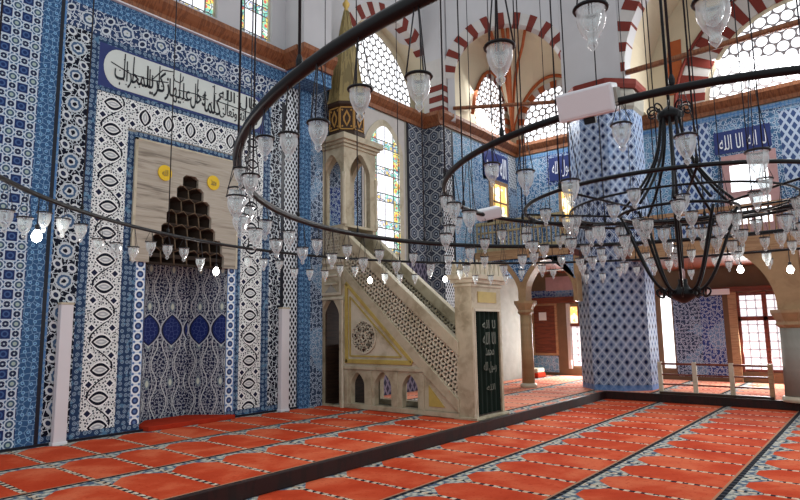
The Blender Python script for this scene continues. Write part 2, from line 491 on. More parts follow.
# frames for walls: map (s, z, out) -> world
def FY(y):  return lambda s, z, o=0: (s, y - o, z)          # wall facing -Y
def FX(x):  return lambda s, z, o=0: (x - o, s, z)          # wall facing -X
DA = Vector((11.9, -.6)); DB = Vector((13.7, -3.0)); DD = (DB - DA).normalized(); DN = Vector((DD.y, -DD.x))
if DN.x > 0: DN = -DN
def FD(s, z, o=0): p = DA + DD * s + DN * o; return (p.x, p.y, z)

def arch_pts(c, zc, r, z0, n=24, point=0.):
    """opening outline from bottom left up over the arch to bottom right"""
    pts = [(c - r, z0)]
    for i in range(n + 1):
        t = PI - PI * i / n
        pts.append((c + r * math.cos(t), zc + r * math.sin(t) + point * max(0, math.sin(t)) ** 6))
    pts.append((c + r, z0)); return pts

def arch_wall(F, s0, s1, z0, z1, c, zc, r, thick, name, m, parent=None, zb=None, point=0.):
    zb = z0 if zb is None else zb
    op = arch_pts(c, zc, r, zb, 24, point)
    out = MB()
    if zb > z0 + 1e-6:
        pl = [(s0, z0)] ; 
        out.prism([F(a, b, 0) for a, b in [(s0, z0), (s1, z0), (s1, zb), (s0, zb)]], Vector(F(0, 0, -thick)) - Vector(F(0, 0, 0)))
    outline = [(s0, zb)] + op + [(s1, zb), (s1, z1), (s0, z1)]
    out.prism([F(a, b, 0) for a, b in outline], Vector(F(0, 0, -thick)) - Vector(F(0, 0, 0)))
    return out.done(name, m, parent)

def voussoirs(F, c, zc, r0, r1, a0, a1, n, frac, out, depth, parent, name='voussoir', m='redstone', flip=1):
    """n blocks of one colour spread between angles a0..a1 (degrees)"""
    st = (a1 - a0) / n
    for i in range(n):
        t0 = math.radians(a0 + st * (i + .5 - frac / 2)); t1 = math.radians(a0 + st * (i + .5 + frac / 2))
        pts = [(c + r * math.cos(t) * flip, zc + r * math.sin(t)) for r, t in ((r0, t0), (r1, t0), (r1, (t0 + t1) / 2), (r1, t1), (r0, t1), (r0, (t0 + t1) / 2))]
        MB().prism([F(a, b, out) for a, b in pts], Vector(F(0, 0, -depth)) - Vector(F(0, 0, 0))).done(name, m, parent)

def arch_ring(F, c, zc, r0, r1, out, depth, name, m='whitestone', a0=0, a1=180, n=36):
    b = MB(); A = [math.radians(a0 + (a1 - a0) * i / n) for i in range(n + 1)]
    o = [(c + r1 * math.cos(t), zc + r1 * math.sin(t)) for t in A]; i_ = [(c + r0 * math.cos(t), zc + r0 * math.sin(t)) for t in A]
    d = Vector(F(0, 0, -depth)) - Vector(F(0, 0, 0))
    for k in range(n): b.prism([F(*o[k], out), F(*o[k + 1], out), F(*i_[k + 1], out), F(*i_[k], out)], d)
    return b.done(name, m)

def arch_fill(F, c, zc, r, z0, out, thick, name, m, parent=None, point=0.):
    return MB().prism([F(a, b, out) for a, b in arch_pts(c, zc, r, z0, 24, point)], Vector(F(0, 0, -thick)) - Vector(F(0, 0, 0))).done(name, m, parent)

# ------------------------------------------------------------------ Arabic lettering
AF = {'ا': (0xFE8D, 0xFE8E), 'ب': (0xFE8F, 0xFE90, 0xFE91, 0xFE92), 'ت': (0xFE95, 0xFE96, 0xFE97, 0xFE98), 'ح': (0xFEA1, 0xFEA2, 0xFEA3, 0xFEA4), 'خ': (0xFEA5, 0xFEA6, 0xFEA7, 0xFEA8), 'د': (0xFEA9, 0xFEAA), 'ر': (0xFEAD, 0xFEAE), 'ز': (0xFEAF, 0xFEB0), 'س': (0xFEB1, 0xFEB2, 0xFEB3, 0xFEB4), 'ع': (0xFEC9, 0xFECA, 0xFECB, 0xFECC), 'ق': (0xFED5, 0xFED6, 0xFED7, 0xFED8), 'ك': (0xFED9, 0xFEDA, 0xFEDB, 0xFEDC), 'ل': (0xFEDD, 0xFEDE, 0xFEDF, 0xFEE0), 'م': (0xFEE1, 0xFEE2, 0xFEE3, 0xFEE4), 'ن': (0xFEE5, 0xFEE6, 0xFEE7, 0xFEE8), 'ه': (0xFEE9, 0xFEEA, 0xFEEB, 0xFEEC), 'و': (0xFEED, 0xFEEE), 'ى': (0xFEEF, 0xFEF0), 'ي': (0xFEF1, 0xFEF2, 0xFEF3, 0xFEF4)}
def shape(t):
    out = []
    for i, c in enumerate(t):
        if c not in AF: out.append(c); continue
        f = AF[c]; pj = i > 0 and t[i - 1] in AF and len(AF[t[i - 1]]) == 4
        nj = len(f) == 4 and i + 1 < len(t) and t[i + 1] in AF
        out.append(chr(f[(1 if pj else 0) if not nj else (3 if pj else 2)]))
    return ''.join(out[::-1])
def lettering(text, mat, F, s0, s1, z0, z1, out, parent, sgn=1, fat=.01):
    """text stretched to the box s0..s1 x z0..z1 of wall frame F"""
    cu = bpy.data.curves.new('lettering', 'FONT'); cu.body = shape(text); cu.extrude = .004; cu.offset = fat; cu.resolution_u = 4
    o = bpy.data.objects.new('lettering', cu); COL.objects.link(o)
    me = bpy.data.meshes.new_from_object(o.evaluated_get(bpy.context.evaluated_depsgraph_get()))
    bpy.data.objects.remove(o)
    xs = [v.co.x for v in me.vertices]; ys = [v.co.y for v in me.vertices]
    X0, X1, Y0, Y1 = min(xs), max(xs), min(ys), max(ys)
    for v in me.vertices:
        a = (v.co.x - X0) / (X1 - X0); b = (v.co.y - Y0) / (Y1 - Y0)
        v.co = F(s0 + (s1 - s0) * a, z0 + (z1 - z0) * b, out + v.co.z)
    me.materials.clear(); me.materials.append(M[mat]); me.name = 'lettering'
    o = bpy.data.objects.new('lettering', me); COL.objects.link(o); o.parent = parent
    return o

# ================================================================== SETTING
# camera
f_px = 590.0
d1 = Vector((485, 71, 590)); d2 = Vector((-730, 90, 590))
ax = d1.normalized(); az = ax.cross(d2).normalized()
if az.y > 0: az = -az
ay = az.cross(ax)
if ay.dot(d2) < 0: ay = -ay
right = Vector((ax.x, ay.x, az.x)); down = Vector((ax.y, ay.y, az.y)); fwd = Vector((ax.z, ay.z, az.z))
cam = bpy.data.cameras.new('camera'); camo = bpy.data.objects.new('camera', cam); COL.objects.link(camo)
cam.sensor_width = 36; cam.lens = f_px / 800 * 36; cam.clip_start = .05; cam.clip_end = 200
camo.matrix_world = Matrix(((right.x, -down.x, -fwd.x, 0), (right.y, -down.y, -fwd.y, -8.63), (right.z, -down.z, -fwd.z, 1.44), (0, 0, 0, 1)))
S.camera = camo

# floor slabs
ZM = -.16
fl = struct(MB().box(-4, 20, -14, 2, -.5, ZM - .01).done('floor', 'greystone'))
plat = struct(MB().box(-4, 17.2, -3.66, 2, ZM - .01, -.012).box(13.22, 17.2, -12, -3.66, ZM - .01, -.012).done('trim_1', 'greystone'))
# dark edges of the raised floor
struct(MB().box(-4, 13.2, -3.72, -3.66, ZM, 0.006).box(13.14, 13.22, -12, -3.66, ZM, .006).done('trim_2', 'darkedge', None, .008))
c = MB().box(-4, 7.47, -3.655, -.035, -.012, 0).box(7.47, 8.04, -3.655, -.118, -.012, 0).done('carpet', 'carp_a')
tag(c, 'red prayer carpet with grey niches on the raised floor before the tiled wall', 'carpet')
c = MB().box(-4, 13.14, -12, -3.72, ZM - .01, ZM).done('carpet', 'carp_b')
tag(c, 'orange red prayer carpet on the lower main floor in the foreground', 'carpet')
c = MB().box(9.0, 11.63, -3.655, -.03, -.012, 0).box(11.63, 16.78, -3.655, -.57, -.012, 0).box(13.23, 16.78, -12, -3.655, -.012, 0).done('carpet', 'carp_c')
tag(c, 'pale pinkish red prayer carpet, window glare in its colour, in the aisle behind the pulpit and railing', 'carpet')

# ---- qibla wall with mihrab niche
NX0, NX1, NZ = 4.47, 5.93, 2.52
w = MB()
w.box(-3, NX0, 0, .35, ZM, 6.77); w.box(NX1, 17.2, 0, .35, ZM, 6.77); w.box(NX0, NX1, 0, .35, 4.05, 6.77)
wq = struct(w.done('wall_qibla', 'greystone'))
T = .012
def tile(m, x0, x1, z0, z1, name='tile_band', y=0.):
    return MB().box(x0, x1, y - T, y, z0, z1).done(name, m, wq)
PA = [(NX0, .02), (4.82, .62), (5.58, .62), (NX1, .02)]
nb = MB()
for (p, q) in zip(PA, PA[1:]):
    nb.prism([(p[0], p[1], -.0), (q[0], q[1], 0), (q[0], q[1], 2.75), (p[0], p[1], 2.75)], (0, .06, 0))
nb.done('mihrab_niche', 'niche', wq)
# left of the mihrab, outside in
tile('grid', -.5, 2.86, 0, 6.45, 'tile_panel'); tile('bband', 2.86, 3.08, 0, 6.45); tile('ink', 3.08, 3.13, 0, 6.45, 'tile_edge')
tile('lborder', 3.13, 3.16, 0, 6.45, 'tile_edge')
tile('fband', 3.16, 3.50, .12, 5.82)
tile('border', 3.50, 3.63, .12, 5.82)
tile('ov_l', 3.63, 4.11, .12, 4.99)
tile('border', 4.11, 4.32, .12, 2.50); tile('border', 4.11, 4.24, 2.50, 4.48)
tile('circ_l', 4.32, 4.47, .12, 2.50)
tile('border', 3.16, 4.47, 0, .12)
# right of it
tile('circ_r', 5.93, 6.09, .12, 2.58); tile('border', 6.09, 6.18, .12, 4.48)
tile('ov_r', 6.18, 6.64, .12, 4.99); tile('border', 6.64, 6.80, .12, 5.82); tile('fband2', 6.80, 7.06, .12, 5.82)
tile('ink', 7.06, 7.14, 0, 5.82, 'tile_edge'); tile('border', 5.93, 7.06, 0, .12)
tile('latt', 7.14, 7.47, 0, 6.2); tile('ink', 7.47, 7.50, 0, 6.2, 'tile_edge')
# above
tile('bband', 3.16, 7.14, 6.20, 6.45); tile('frieze', 3.16, 7.14, 5.82, 6.20); tile('border', 3.63, 6.80, 5.73, 5.82)
ip = tile('navy', 3.63, 6.64, 5.06, 5.73, 'inscription_panel')
tile('border', 3.63, 6.64, 4.98, 5.06); tile('ov_h', 4.11, 6.18, 4.52, 4.98, 'tile_band')
tile('border', 4.24, 6.09, 4.38, 4.50)
# the white cartouche
cx0, cx1 = 3.70, 6.60
k = []
r = .30; zc = 5.395
for i in range(13): t = PI / 2 + PI * i / 12; k.append((cx0 + r * .75 + r * .75 * math.cos(t), zc + r * math.sin(t)))
for i in range(13): t = -PI / 2 + PI * i / 12; k.append((cx1 - r * .75 + r * .75 * math.cos(t), zc + r * math.sin(t)))
Fq = FY(0.)
cart = MB().prism([Fq(a, b, T + .006) for a, b in k], (0, .006, 0)).done('cartouche', 'panelwhite', ip)
# lettering black on white (letters are part of the panel)
def strokes(F, segs, out, parent, mat, wd=.014):
    b = MB()
    for pts in segs:
        for (a0, b0), (a1, b1) in zip(pts, pts[1:]):
            d = Vector((a1 - a0, b1 - b0)); 
            if d.length < 1e-6: continue
            n = Vector((-d.y, d.x)).normalized() * wd
            b.prism([F(a0 + n.x, b0 + n.y, out), F(a0 - n.x, b0 - n.y, out), F(a1 - n.x, b1 - n.y, out), F(a1 + n.x, b1 + n.y, out)], Vector(F(0, 0, 0)) - Vector(F(0, 0, .004)))
    return b.done('lettering', mat, parent)
o1 = T + .009
for (tx, a, b_, c_, d_) in (('المحراب', 3.86, 4.42, 5.14, 5.56), ('زكريا', 4.36, 4.74, 5.13, 5.60), ('عليها', 4.74, 5.12, 5.14, 5.52), ('دخل', 5.12, 5.40, 5.13, 5.58), ('كلما', 5.38, 5.70, 5.14, 5.50), ('سبحانه وتعالى', 5.68, 6.48, 5.13, 5.38), ('قال الله', 5.66, 6.46, 5.40, 5.66)):
    lettering(tx, 'letter', Fq, a, b_, c_, d_, o1, ip, 1, .004)
sg = []
for xx in (4.00, 4.14, 4.56, 4.92, 5.24, 5.56, 5.84, 6.22, 6.34): sg.append([(xx, 5.24), (xx + .01, 5.67)])
sg += [[(3.80, 5.47), (4.1, 5.38), (4.45, 5.39), (4.72, 5.44)], [(4.45, 5.40), (4.62, 5.62), (4.80, 5.65)], [(4.9, 5.37), (5.2, 5.40), (5.45, 5.37)], [(5.6, 5.40), (5.9, 5.395), (6.5, 5.37)],
       [(4.80, 5.60), (4.83, 5.51), (4.92, 5.50), (4.97, 5.56), (4.98, 5.63)]]
strokes(Fq, sg, T + .011, ip, 'letter', .008)
dots = MB()
for _ in range(30):
    a = random.uniform(3.88, 6.45); b = random.uniform(5.16, 5.64); d = random.uniform(.010, .018)
    dots.prism([Fq(a + d, b, T + .010), Fq(a, b + d, T + .010), Fq(a - d, b, T + .010), Fq(a, b - d, T + .010)], (0, .004, 0))
dots.done('lettering', 'letter', ip)
# marble field of the mihrab with stepped opening of the stalactite hood
mz0, mz1 = 2.50, 4.37
hw = [(.66, 2.50, 2.74), (.62, 2.74, 2.95), (.48, 2.95, 3.14), (.40, 3.14, 3.36), (.36, 3.36, 3.58), (.24, 3.58, 3.78), (.14, 3.78, 3.97)]
hc = 5.16
out = [(4.26, mz0)]
out = [(4.26, mz1), (4.26, mz0)]
left = []; rght = []
for (h, a, b) in hw:
    left += [(hc - h, a), (hc - h, b - .05), (hc - h + .05, b)]
    rght += [(hc + h, a), (hc + h, b - .05), (hc + h - .05, b)]
outl = [(4.26, mz1), (4.26, mz0)] + left + rght[::-1] + [(6.07, mz0), (6.07, mz1)]
mf = MB().prism([Fq(a, b, .05) for a, b in outl], (0, .06, 0)).done('marble_panel', 'marble', wq)
MB().box(4.22, 4.26, -.055, .0, mz0, mz1 + .03).box(6.05, 6.085, -.055, 0, mz0, mz1 + .03).box(4.22, 6.085, -.055, 0, mz1, mz1 + .03).done('marble_edging', 'stonelt', wq)
for (gx, gz) in ((4.70, 3.93), (5.57, 3.93)):
    b = MB(); n = 24
    b.prism([Fq(gx + .115 * math.cos(2 * PI * i / n), gz + .125 * math.sin(2 * PI * i / n), .07) for i in range(n)], (0, .025, 0))
    md = b.done('gilded_roundel', 'gold', wq)
    lettering('الله' if gx < 5 else 'محمد', 'ochre', Fq, gx - .05, gx + .05, gz - .05, gz + .05, .073, md)
# hood: tiers stepping back, each a row of small pointed cells
hd = MB()
for i, (h, a, b) in enumerate(hw):
    dep = .10 + .0 * i
    n = max(1, int(round(h * 2 / .22)))
    for j in range(n):
        x0 = hc - h + 2 * h * j / n; x1 = hc - h + 2 * h * (j + 1) / n; xm = (x0 + x1) / 2
        y0 = .01; ym = .14 + .02 * (6 - i)
        ap = Vector((xm, y0 - .02, b + .01)); bl = Vector((x0, y0, a)); br = Vector((x1, y0, a)); bt = Vector((xm, ym, a)); tl = Vector((x0, y0 + .03, b - .04)); tr = Vector((x1, y0 + .03, b - .04)); mm = Vector((xm, ym, b - .07))
        hd.mi = 0
        for q in ((bl, bt, mm, tl), (bt, br, tr, mm), (tl, mm, ap), (mm, tr, ap)): hd.poly(q)
        hd.mi = 1
        hd.tube([tl + Vector((0, -.012, 0)), ap + Vector((0, -.012, 0)), tr + Vector((0, -.012, 0))], .010, 5)
        if j: hd.tube([bl + Vector((0, -.01, 0)), tl + Vector((0, -.01, 0))], .012, 5)
    hd.mi = 0
    hd.box(hc - h, hc + h, .0, .03, a - .02, a + .02)
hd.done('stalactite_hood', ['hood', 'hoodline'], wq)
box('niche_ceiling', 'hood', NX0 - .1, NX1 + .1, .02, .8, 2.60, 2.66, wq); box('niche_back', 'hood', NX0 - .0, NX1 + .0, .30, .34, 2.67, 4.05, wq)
# niche floor mat
m = MB().prism([(4.55, -.14, 0), (6.05, -.14, 0), (6.0, .1, 0), (5.55, .56, 0), (4.85, .56, 0), (4.5, .1, 0)], (0, 0, .07)).done('mat', ['redmat'], None, .01)
tag(m, 'dark red mat lying on the floor of the tiled mihrab niche', 'mat')
struct(box('baseboard_qibla', 'ink', -3, 7.5, -.03, 0, 0, .035))

# pilaster right of the mihrab and the wall behind the pulpit
pw = MB().box(7.50, 8.04, -.10, 0, ZM, 6.5).done('trim_3', 'greystone'); struct(pw)
MB().box(7.488, 7.50, -.10, 0, 0, 6.45).box(7.5, 7.72, -.112, -.10, 0, 6.45).done('tile_band', 'bband', pw)
MB().box(7.72, 8.04, -.112, -.10, 0, 6.45).done('tile_band', 'bfl3', pw)
# upper corbel of the pilaster
struct(MB().box(7.13, 7.86, -.55, 0, 6.18, 6.5).done('trim_4', 'bband'))
# behind the pulpit: plain blue tile, stained window, hexagon bands
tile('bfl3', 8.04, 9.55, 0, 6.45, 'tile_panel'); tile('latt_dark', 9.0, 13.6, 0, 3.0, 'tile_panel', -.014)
tile('bfl_lt', 9.55, 9.75, 2.8, 6.45); 
tile('hex', 11.35 - .35, 11.64, 3.0, 6.45); tile('ink', 10.93, 11.0, 3.0, 6.45, 'tile_edge')
# stained window in the bay behind the pulpit
wx0, wx1 = 9.35, 10.72
wn = MB()
Fw = FY(-.02)
ring = arch_pts((wx0 + wx1) / 2, 5.45, (wx1 - wx0) / 2, 3.0, 20, .12)
ring2 = [(a, b) for a, b in arch_pts((wx0 + wx1) / 2, 5.45, (wx1 - wx0) / 2 - .16, 3.16, 20, .12)]
outl = [(wx0 - .06, 2.9), (wx0 - .06, 6.40), (wx1 + .08, 6.40), (wx1 + .08, 2.9)]
win = struct(MB().prism([Fw(a, b, .0) for a, b in outl], (0, -.02, 0)).done('window_1', 'whitestone'))
MB().prism([Fw(a, b, .035) for a, b in ring], (0, .012, 0)).done('window_frame', 'stonelt', win)
M['stain1'] = m_stained(wx0 + .16, wx1 - .16, 3.16)
MB().prism([Fw(a, b, .045) for a, b in ring2], (0, .008, 0)).done('window_pane', 'stain1', win)

# engaged pilaster of the arches
p5 = struct(MB().box(11.66, 15.6, -.54, 0, ZM, 6.5).done('trim_5', 'greystone'))
MB().box(11.648, 11.66, -.54, 0, 0, 6.45).done('tile_band', 'hex', p5)
def pt(m, x0, x1, z0, z1, name='tile_band'): return MB().box(x0, x1, -.552, -.54, z0, z1).done(name, m, p5)
pt('hex', 11.66, 12.05, 5.35, 6.4); pt('latt', 11.66, 12.08, .0, 5.2); pt('ink', 11.66, 12.1, 5.2, 5.35, 'tile_edge'); pt('ink', 12.05, 12.14, 0, 6.4, 'tile_edge')
pt('bfl_lt', 12.14, 13.1, 2.8, 6.4, 'tile_panel'); pt('bfl', 13.1, 13.9, 2.8, 6.4, 'tile_panel'); pt('bfl2', 13.55, 15.0, 5.45, 6.42, 'tile_panel') ; pt('latt', 15.0, 15.45, 5.45, 6.42)
pt('bfl3', 13.9, 15.45, 2.8, 5.45, 'tile_panel')
pt('bfl3', 12.14, 13.1, 0, 2.8, 'tile_panel')
lp = MB().box(13.62, 14.95, -.562, -.552, 5.55, 6.3).done('inscription_panel', 'navy', p5)
lettering('الله محمد', 'wletter', FY(-.55), 13.72, 14.85, 5.62, 6.22, .016, lp)
# small warm window beside the corner
wn = struct(MB().box(13.85, 14.85, -.60, -.55, 4.35, 5.5).done('window_2', 'tanwood'))
MB().box(14.0, 14.72, -.606, -.60, 4.45, 5.38).done('window_pane', 'warm', wn)
MB().box(13.98, 14.74, -.62, -.60, 4.85, 4.9).box(14.34, 14.38, -.62, -.6, 4.45, 5.38).done('window_bar', 'tanwood', wn)

# ---- cornice running round
co = MB()
def run(pts, z0=6.45, z1=6.78, o0=.05, o1=.18):
    for (p, q, n) in pts:
        p, q, n = Vector((*p, 0)), Vector((*q, 0)), Vector((*n, 0))
        prof = [(0, z0), (o0, z0), (o0, z0 + .10), ((o0 + o1) / 2, z0 + .16), (o1, z0 + .24), (o1, z1), (0, z1)]
        e = (q - p).normalized() * (o1 if True else 0)
        co.prism([p + n * o + Vector((0, 0, z)) for o, z in prof], q - p)
run([((-3, 0), (7.13, 0), (0, -1)), ((7.13, 0), (7.13, -.55), (-1, 0)), ((6.98, -.55), (7.86, -.55), (0, -1)), ((7.86, 0), (11.66, 0), (0, -1)), ((11.66, 0), (11.66, -.54), (-1, 0)), ((11.52, -.54), (15.5, -.54), (0, -1)), ((15.5, -.54), (15.5, -11), (-1, 0))])
struct(co.done('trim_6', 'cornice'))
struct(box('trim_7', 'whitepaint', -3, 7.13, -.07, 0, 6.44, 6.462))

# ---- upper walls
uw = struct(MB().box(-3, 4.74, 0, .35, 6.78, 11).box(5.60, 6.08, 0, .35, 6.78, 11).box(6.80, 7.2, 0, .35, 6.78, 11).box(4.74, 5.6, 0, .35, 6.78, 6.92).box(6.08, 6.8, 0, .35, 6.78, 6.92).box(4.74, 5.6, 0, .35, 9.0, 11).box(6.08, 6.8, 0, .35, 9, 11).done('wall_qibla_upper', 'plaster'))
for i, (a, b) in enumerate(((4.74, 5.60), (6.08, 6.80))):
    M['stain%d' % (i + 2)] = m_stained(a, b, 6.92, i)
    wi = struct(MB().box(a, b, .10, .14, 6.92, 9.0).done('window_%d' % (i + 3), 'stain%d' % (i + 2)))
    MB().box(a, a + .03, .06, .10, 6.92, 9).box(b - .03, b, .06, .10, 6.92, 9).box(a + .03, b - .03, .06, .10, 6.92, 6.95).done('window_frame', 'stonelt', wi)
struct(MB().box(7.13, 7.86, -.55, .35, 6.78, 11).done('trim_8', 'plaster'))
# bay over the pulpit: lunette behind an arch
F55 = FY(-.02)
ACX, ACZ, ACR = 10.5, 7.22, 1.70
ac, azc, ar = ACX, ACZ, ACR
aw = struct(arch_wall(F55, 7.86, 12.6, 6.78, 11.0, ac, azc, ar, .45, 'wall_bay', 'plaster', None, None, .06))
struct(MB().box(8.0, 12.6, .62, .72, 6.5, 9.4).done('wall_lunette', 'cream'))
lw_ = struct(arch_fill(FY(.62), 10.3, 7.08, 1.60, 6.78, .03, .03, 'window_5', 'honey', None, .12))
sof = MB()
op = arch_pts(ac, azc, ar, 6.78, 24, .12)
for (p, q) in zip(op, op[1:]): sof.poly([F55(*p, 0), F55(*q, 0), F55(q[0] * .97 + ac * .03, q[1] - .03, -.64), F55(p[0] * .97 + ac * .03, p[1] - .03, -.64)])
struct(sof.done('trim_9', 'cream'))
ar1 = struct(arch_ring(F55, ac, azc, ar, ar + .29, .006, .2, 'trim_10', 'whitestone', 0, 180))
voussoirs(F55, ac, azc, ar - .005, ar + .30, 2, 178, 13, .44, .015, .25, ar1)
# striped pier between the arches
stp = struct(MB().box(11.66, 12.02, -.57, -.02, 6.78, 8.2).done('trim_11', 'whitestone'))
for z in (6.80, 7.08, 7.36): MB().box(11.65, 12.03, -.585, -.19, z, z + .15).done('voussoir', 'redstone', stp)
struct(MB().box(11.66, 12.0, -.56, -.02, 8.2, 11).done('trim_24', 'plaster'))
# diagonal exedra wall
ec, ezc, er = 1.60, 7.72, 1.42
dw = struct(arch_wall(FD, .0, 3.25, 6.6, 11.0, ec, ezc, er, .22, 'wall_exedra', 'plaster'))
ar2 = struct(arch_ring(FD, ec, ezc, er, er + .31, .006, .2, 'trim_12', 'whitestone', 0, 180))
voussoirs(FD, ec, ezc, er - .005, er + .32, 2, 178, 12, .44, .015, .24, ar2)
# vault of the exedra: from the diagonal arch to the two wall arches that meet in the corner
XC, YC = 15.45, -.50
NQ = 24
def Pq(t):
    a = PI - PI * t; return Vector(FD(ec + (er + .05) * math.cos(a), ezc + (er + .05) * math.sin(a), -.2))
def Qq(t):
    if t <= .5:
        k = t / .5; x = 12.2 + (XC - 12.2) * k; c0 = 14.3
        h = 7.15 + 1.55 * max(0, math.sin(PI * min(1, max(0, (k - .28) / .72)))) ** .7 if k > .28 else 7.15
        return Vector((x, YC, h))
    k = (t - .5) / .5; y = YC + (-3.5 - YC) * k
    h = 7.15 + 1.45 * math.sin(PI * min(1, k / .86)) ** .7 if k < .86 else 7.15
    return Vector((XC, y, h))
vt = MB(); cols = []
for i in range(NQ + 1):
    t = i / NQ; p, q = Pq(t), Qq(t)
    cols.append([p.lerp(q, j / 6) + Vector((0, 0, .35 * math.sin(PI * j / 6))) for j in range(7)])
for a, b in zip(cols, cols[1:]):
    for j in range(6): vt.poly([a[j], b[j], b[j + 1], a[j + 1]])
vault = struct(vt.done('ceiling', 'cream'))
for t in (.5, .47, .60, .40):
    cc = []
    for j in range(13):
        kk = j / 12; tt = .5 + (t - .5) * min(1, (1 - kk) * 1.4); p, q = Pq(tt), Qq(.5)
        p, q = Pq(tt), Qq(.5 + (tt - .5) * .3); cc.append(p.lerp(q, kk) + Vector((0, 0, .35 * math.sin(PI * kk) - .03)))
    MB().tube(cc, .045, 6).done('painted_rib', 'orange', vault)
MB().tube([Qq(.5 + .43 * i / 16) + Vector((-.06, 0, 0)) for i in range(17)], .05, 6).done('painted_rib', 'orange', vault)
MB().tube([Qq(.5 - .36 * i / 16) + Vector((0, -.06, 0)) for i in range(17)], .05, 6).done('painted_rib', 'orange', vault)
struct(MB().box(12.0, 15.6, -.42, -.30, 6.78, 9.3).box(15.52, 15.64, -3.6, -.42, 6.78, 9.3).done('wall_exedra_back', 'cream'))
wl = struct(arch_fill(FY(-.42), 14.30, 7.75, .80, 6.80, .02, .02, 'window_6', 'honey_s', None, .2))
ar3 = struct(arch_ring(FY(-.42), 14.30, 7.75, .81, .97, .03, .03, 'trim_13', 'whitestone', 0, 180))
voussoirs(FY(-.42), 14.30, 7.75, .80, .98, 0, 180, 9, .5, .04, .04, ar3, 'voussoir', 'redstone')
for z in (6.85, 7.15, 7.45): MB().box(15.12, 15.36, -.47, -.42, z, z + .15).done('voussoir', 'orange', ar3)
wr = struct(arch_fill(FX(15.52), -1.85, 7.30, .98, 6.80, .02, .02, 'window_7', 'honey', None, .1))
ar4 = struct(arch_ring(FX(15.52), -1.85, 7.30, .99, 1.17, .03, .03, 'trim_14', 'whitestone', 0, 180))
voussoirs(FX(15.52), -1.85, 7.30, .98, 1.18, 0, 180, 9, .5, .04, .04, ar4, 'voussoir', 'orange')
for z in (6.82, 7.1): MB().box(15.47, 15.52, -.86, -.6, z, z + .15).done('voussoir', 'orange', ar4)
# tie beams
def beam(name, p, q, w_, m='cornice'):
    o = MB().tube([p, q], w_, 4).done(name, m); return struct(o)
beam('trim_15', FD(.12, 6.92, .02), FD(3.0, 7.02, .02), .05)
beam('trim_16', (13.72, -4.45, 7.35), (13.72, -11, 7.45), .07)

# ---- pier
PCX, PCY, PR = 14.15, -3.72, .86
po = empty('pier', (PCX, PCY, ZM)); po['kind'] = 'structure'
pm = MB()
pm.lathe([(PR, 0.02), (PR, 6.62)], (0, 0, 0), 8, PI / 8)
tl = pm.done('tile_shaft', 'pier', po); tl.location = (PCX, PCY, ZM)
MB().lathe([(PR + .05, 0), (PR + .05, .10), (PR + .0, .14)], (PCX, PCY, ZM), 8, PI / 8).done('pier_base', 'whitestone', po)
MB().lathe([(PR + .0, 6.62), (PR + .05, 6.7), (PR + .07, 7.0), (PR + .03, 7.12)], (PCX, PCY, ZM), 8, PI / 8).done('capital', 'greystone', po)
MB().lathe([(PR + .10, 7.12), (PR + .14, 7.2), (PR + .14, 7.32), (PR + .06, 7.36)], (PCX, PCY, ZM), 8, PI / 8).done('pier_cornice', 'redstone', po)
for ch in po.children: ch.matrix_parent_inverse = Matrix.Translation(-Vector(po.location))
po.name = 'trim_17'
# wall above the pier and the great side arch
struct(MB().box(13.62, 14.4, -4.35, -2.9, 7.2, 11).done('trim_18', 'plaster'))
F137 = FX(13.66)
gc, gz, gr = -7.85, 7.25, 3.42
ga = struct(arch_wall(F137, -12, -4.3, 7.2, 11.6, gc, gz, gr, .4, 'wall_side_arch', 'plaster'))
ar5 = struct(arch_ring(F137, gc, gz, gr, gr + .35, .01, .35, 'trim_19', 'whitestone', 0, 90))
voussoirs(F137, gc, gz, gr - .005, gr + .36, 0, 88, 11, .46, .02, .42, ar5)
for z in (7.22,): pass
# barrel soffit to the side wall
bs = MB(); op = arch_pts(gc, gz, gr + .02, 6.78, 32)
for (p, q) in zip(op, op[1:]): bs.poly([F137(*p, -.3), F137(*q, -.3), F137(*q, -1.9), F137(*p, -1.9)])
so = struct(bs.done('ceiling_side', 'cream'))
# tympanum wall with big honeycomb window
struct(MB().box(15.52, 15.7, -12, -3.6, 6.5, 11).done('wall_tympanum', 'cream'))
tyw = struct(arch_fill(FX(15.52), -7.85, 6.70, 2.02, 6.70, .03, .03, 'window_8', 'honey_b'))
MB().tube([FX(15.52)(a, b, .05) for a, b in arch_pts(-7.85, 6.70, 2.07, 6.70, 30)], .05, 6).done('window_frame', 'whitestone', tyw)
ar6 = struct(arch_ring(FX(15.52), -7.85, 6.70, 2.14, 2.74, .03, .03, 'trim_20', 'whitestone', 0, 180))
voussoirs(FX(15.52), -7.85, 6.70, 2.13, 2.75, 2, 178, 17, .5, .04, .04, ar6)
MB().tube([FX(15.52)(a, b, .05) for a, b in arch_pts(-7.85, 6.70, 2.80, 6.75, 30)], .045, 6).done('painted_band', 'redstone', ar6)
MB().prism([FX(15.52)(a, b, .03) for a, b in ((-4.85, 7.2), (-5.25, 7.2), (-5.3, 8.6), (-5.0, 8.6))], (.03, 0, 0)).done('painted_panel', 'orange', ar6)

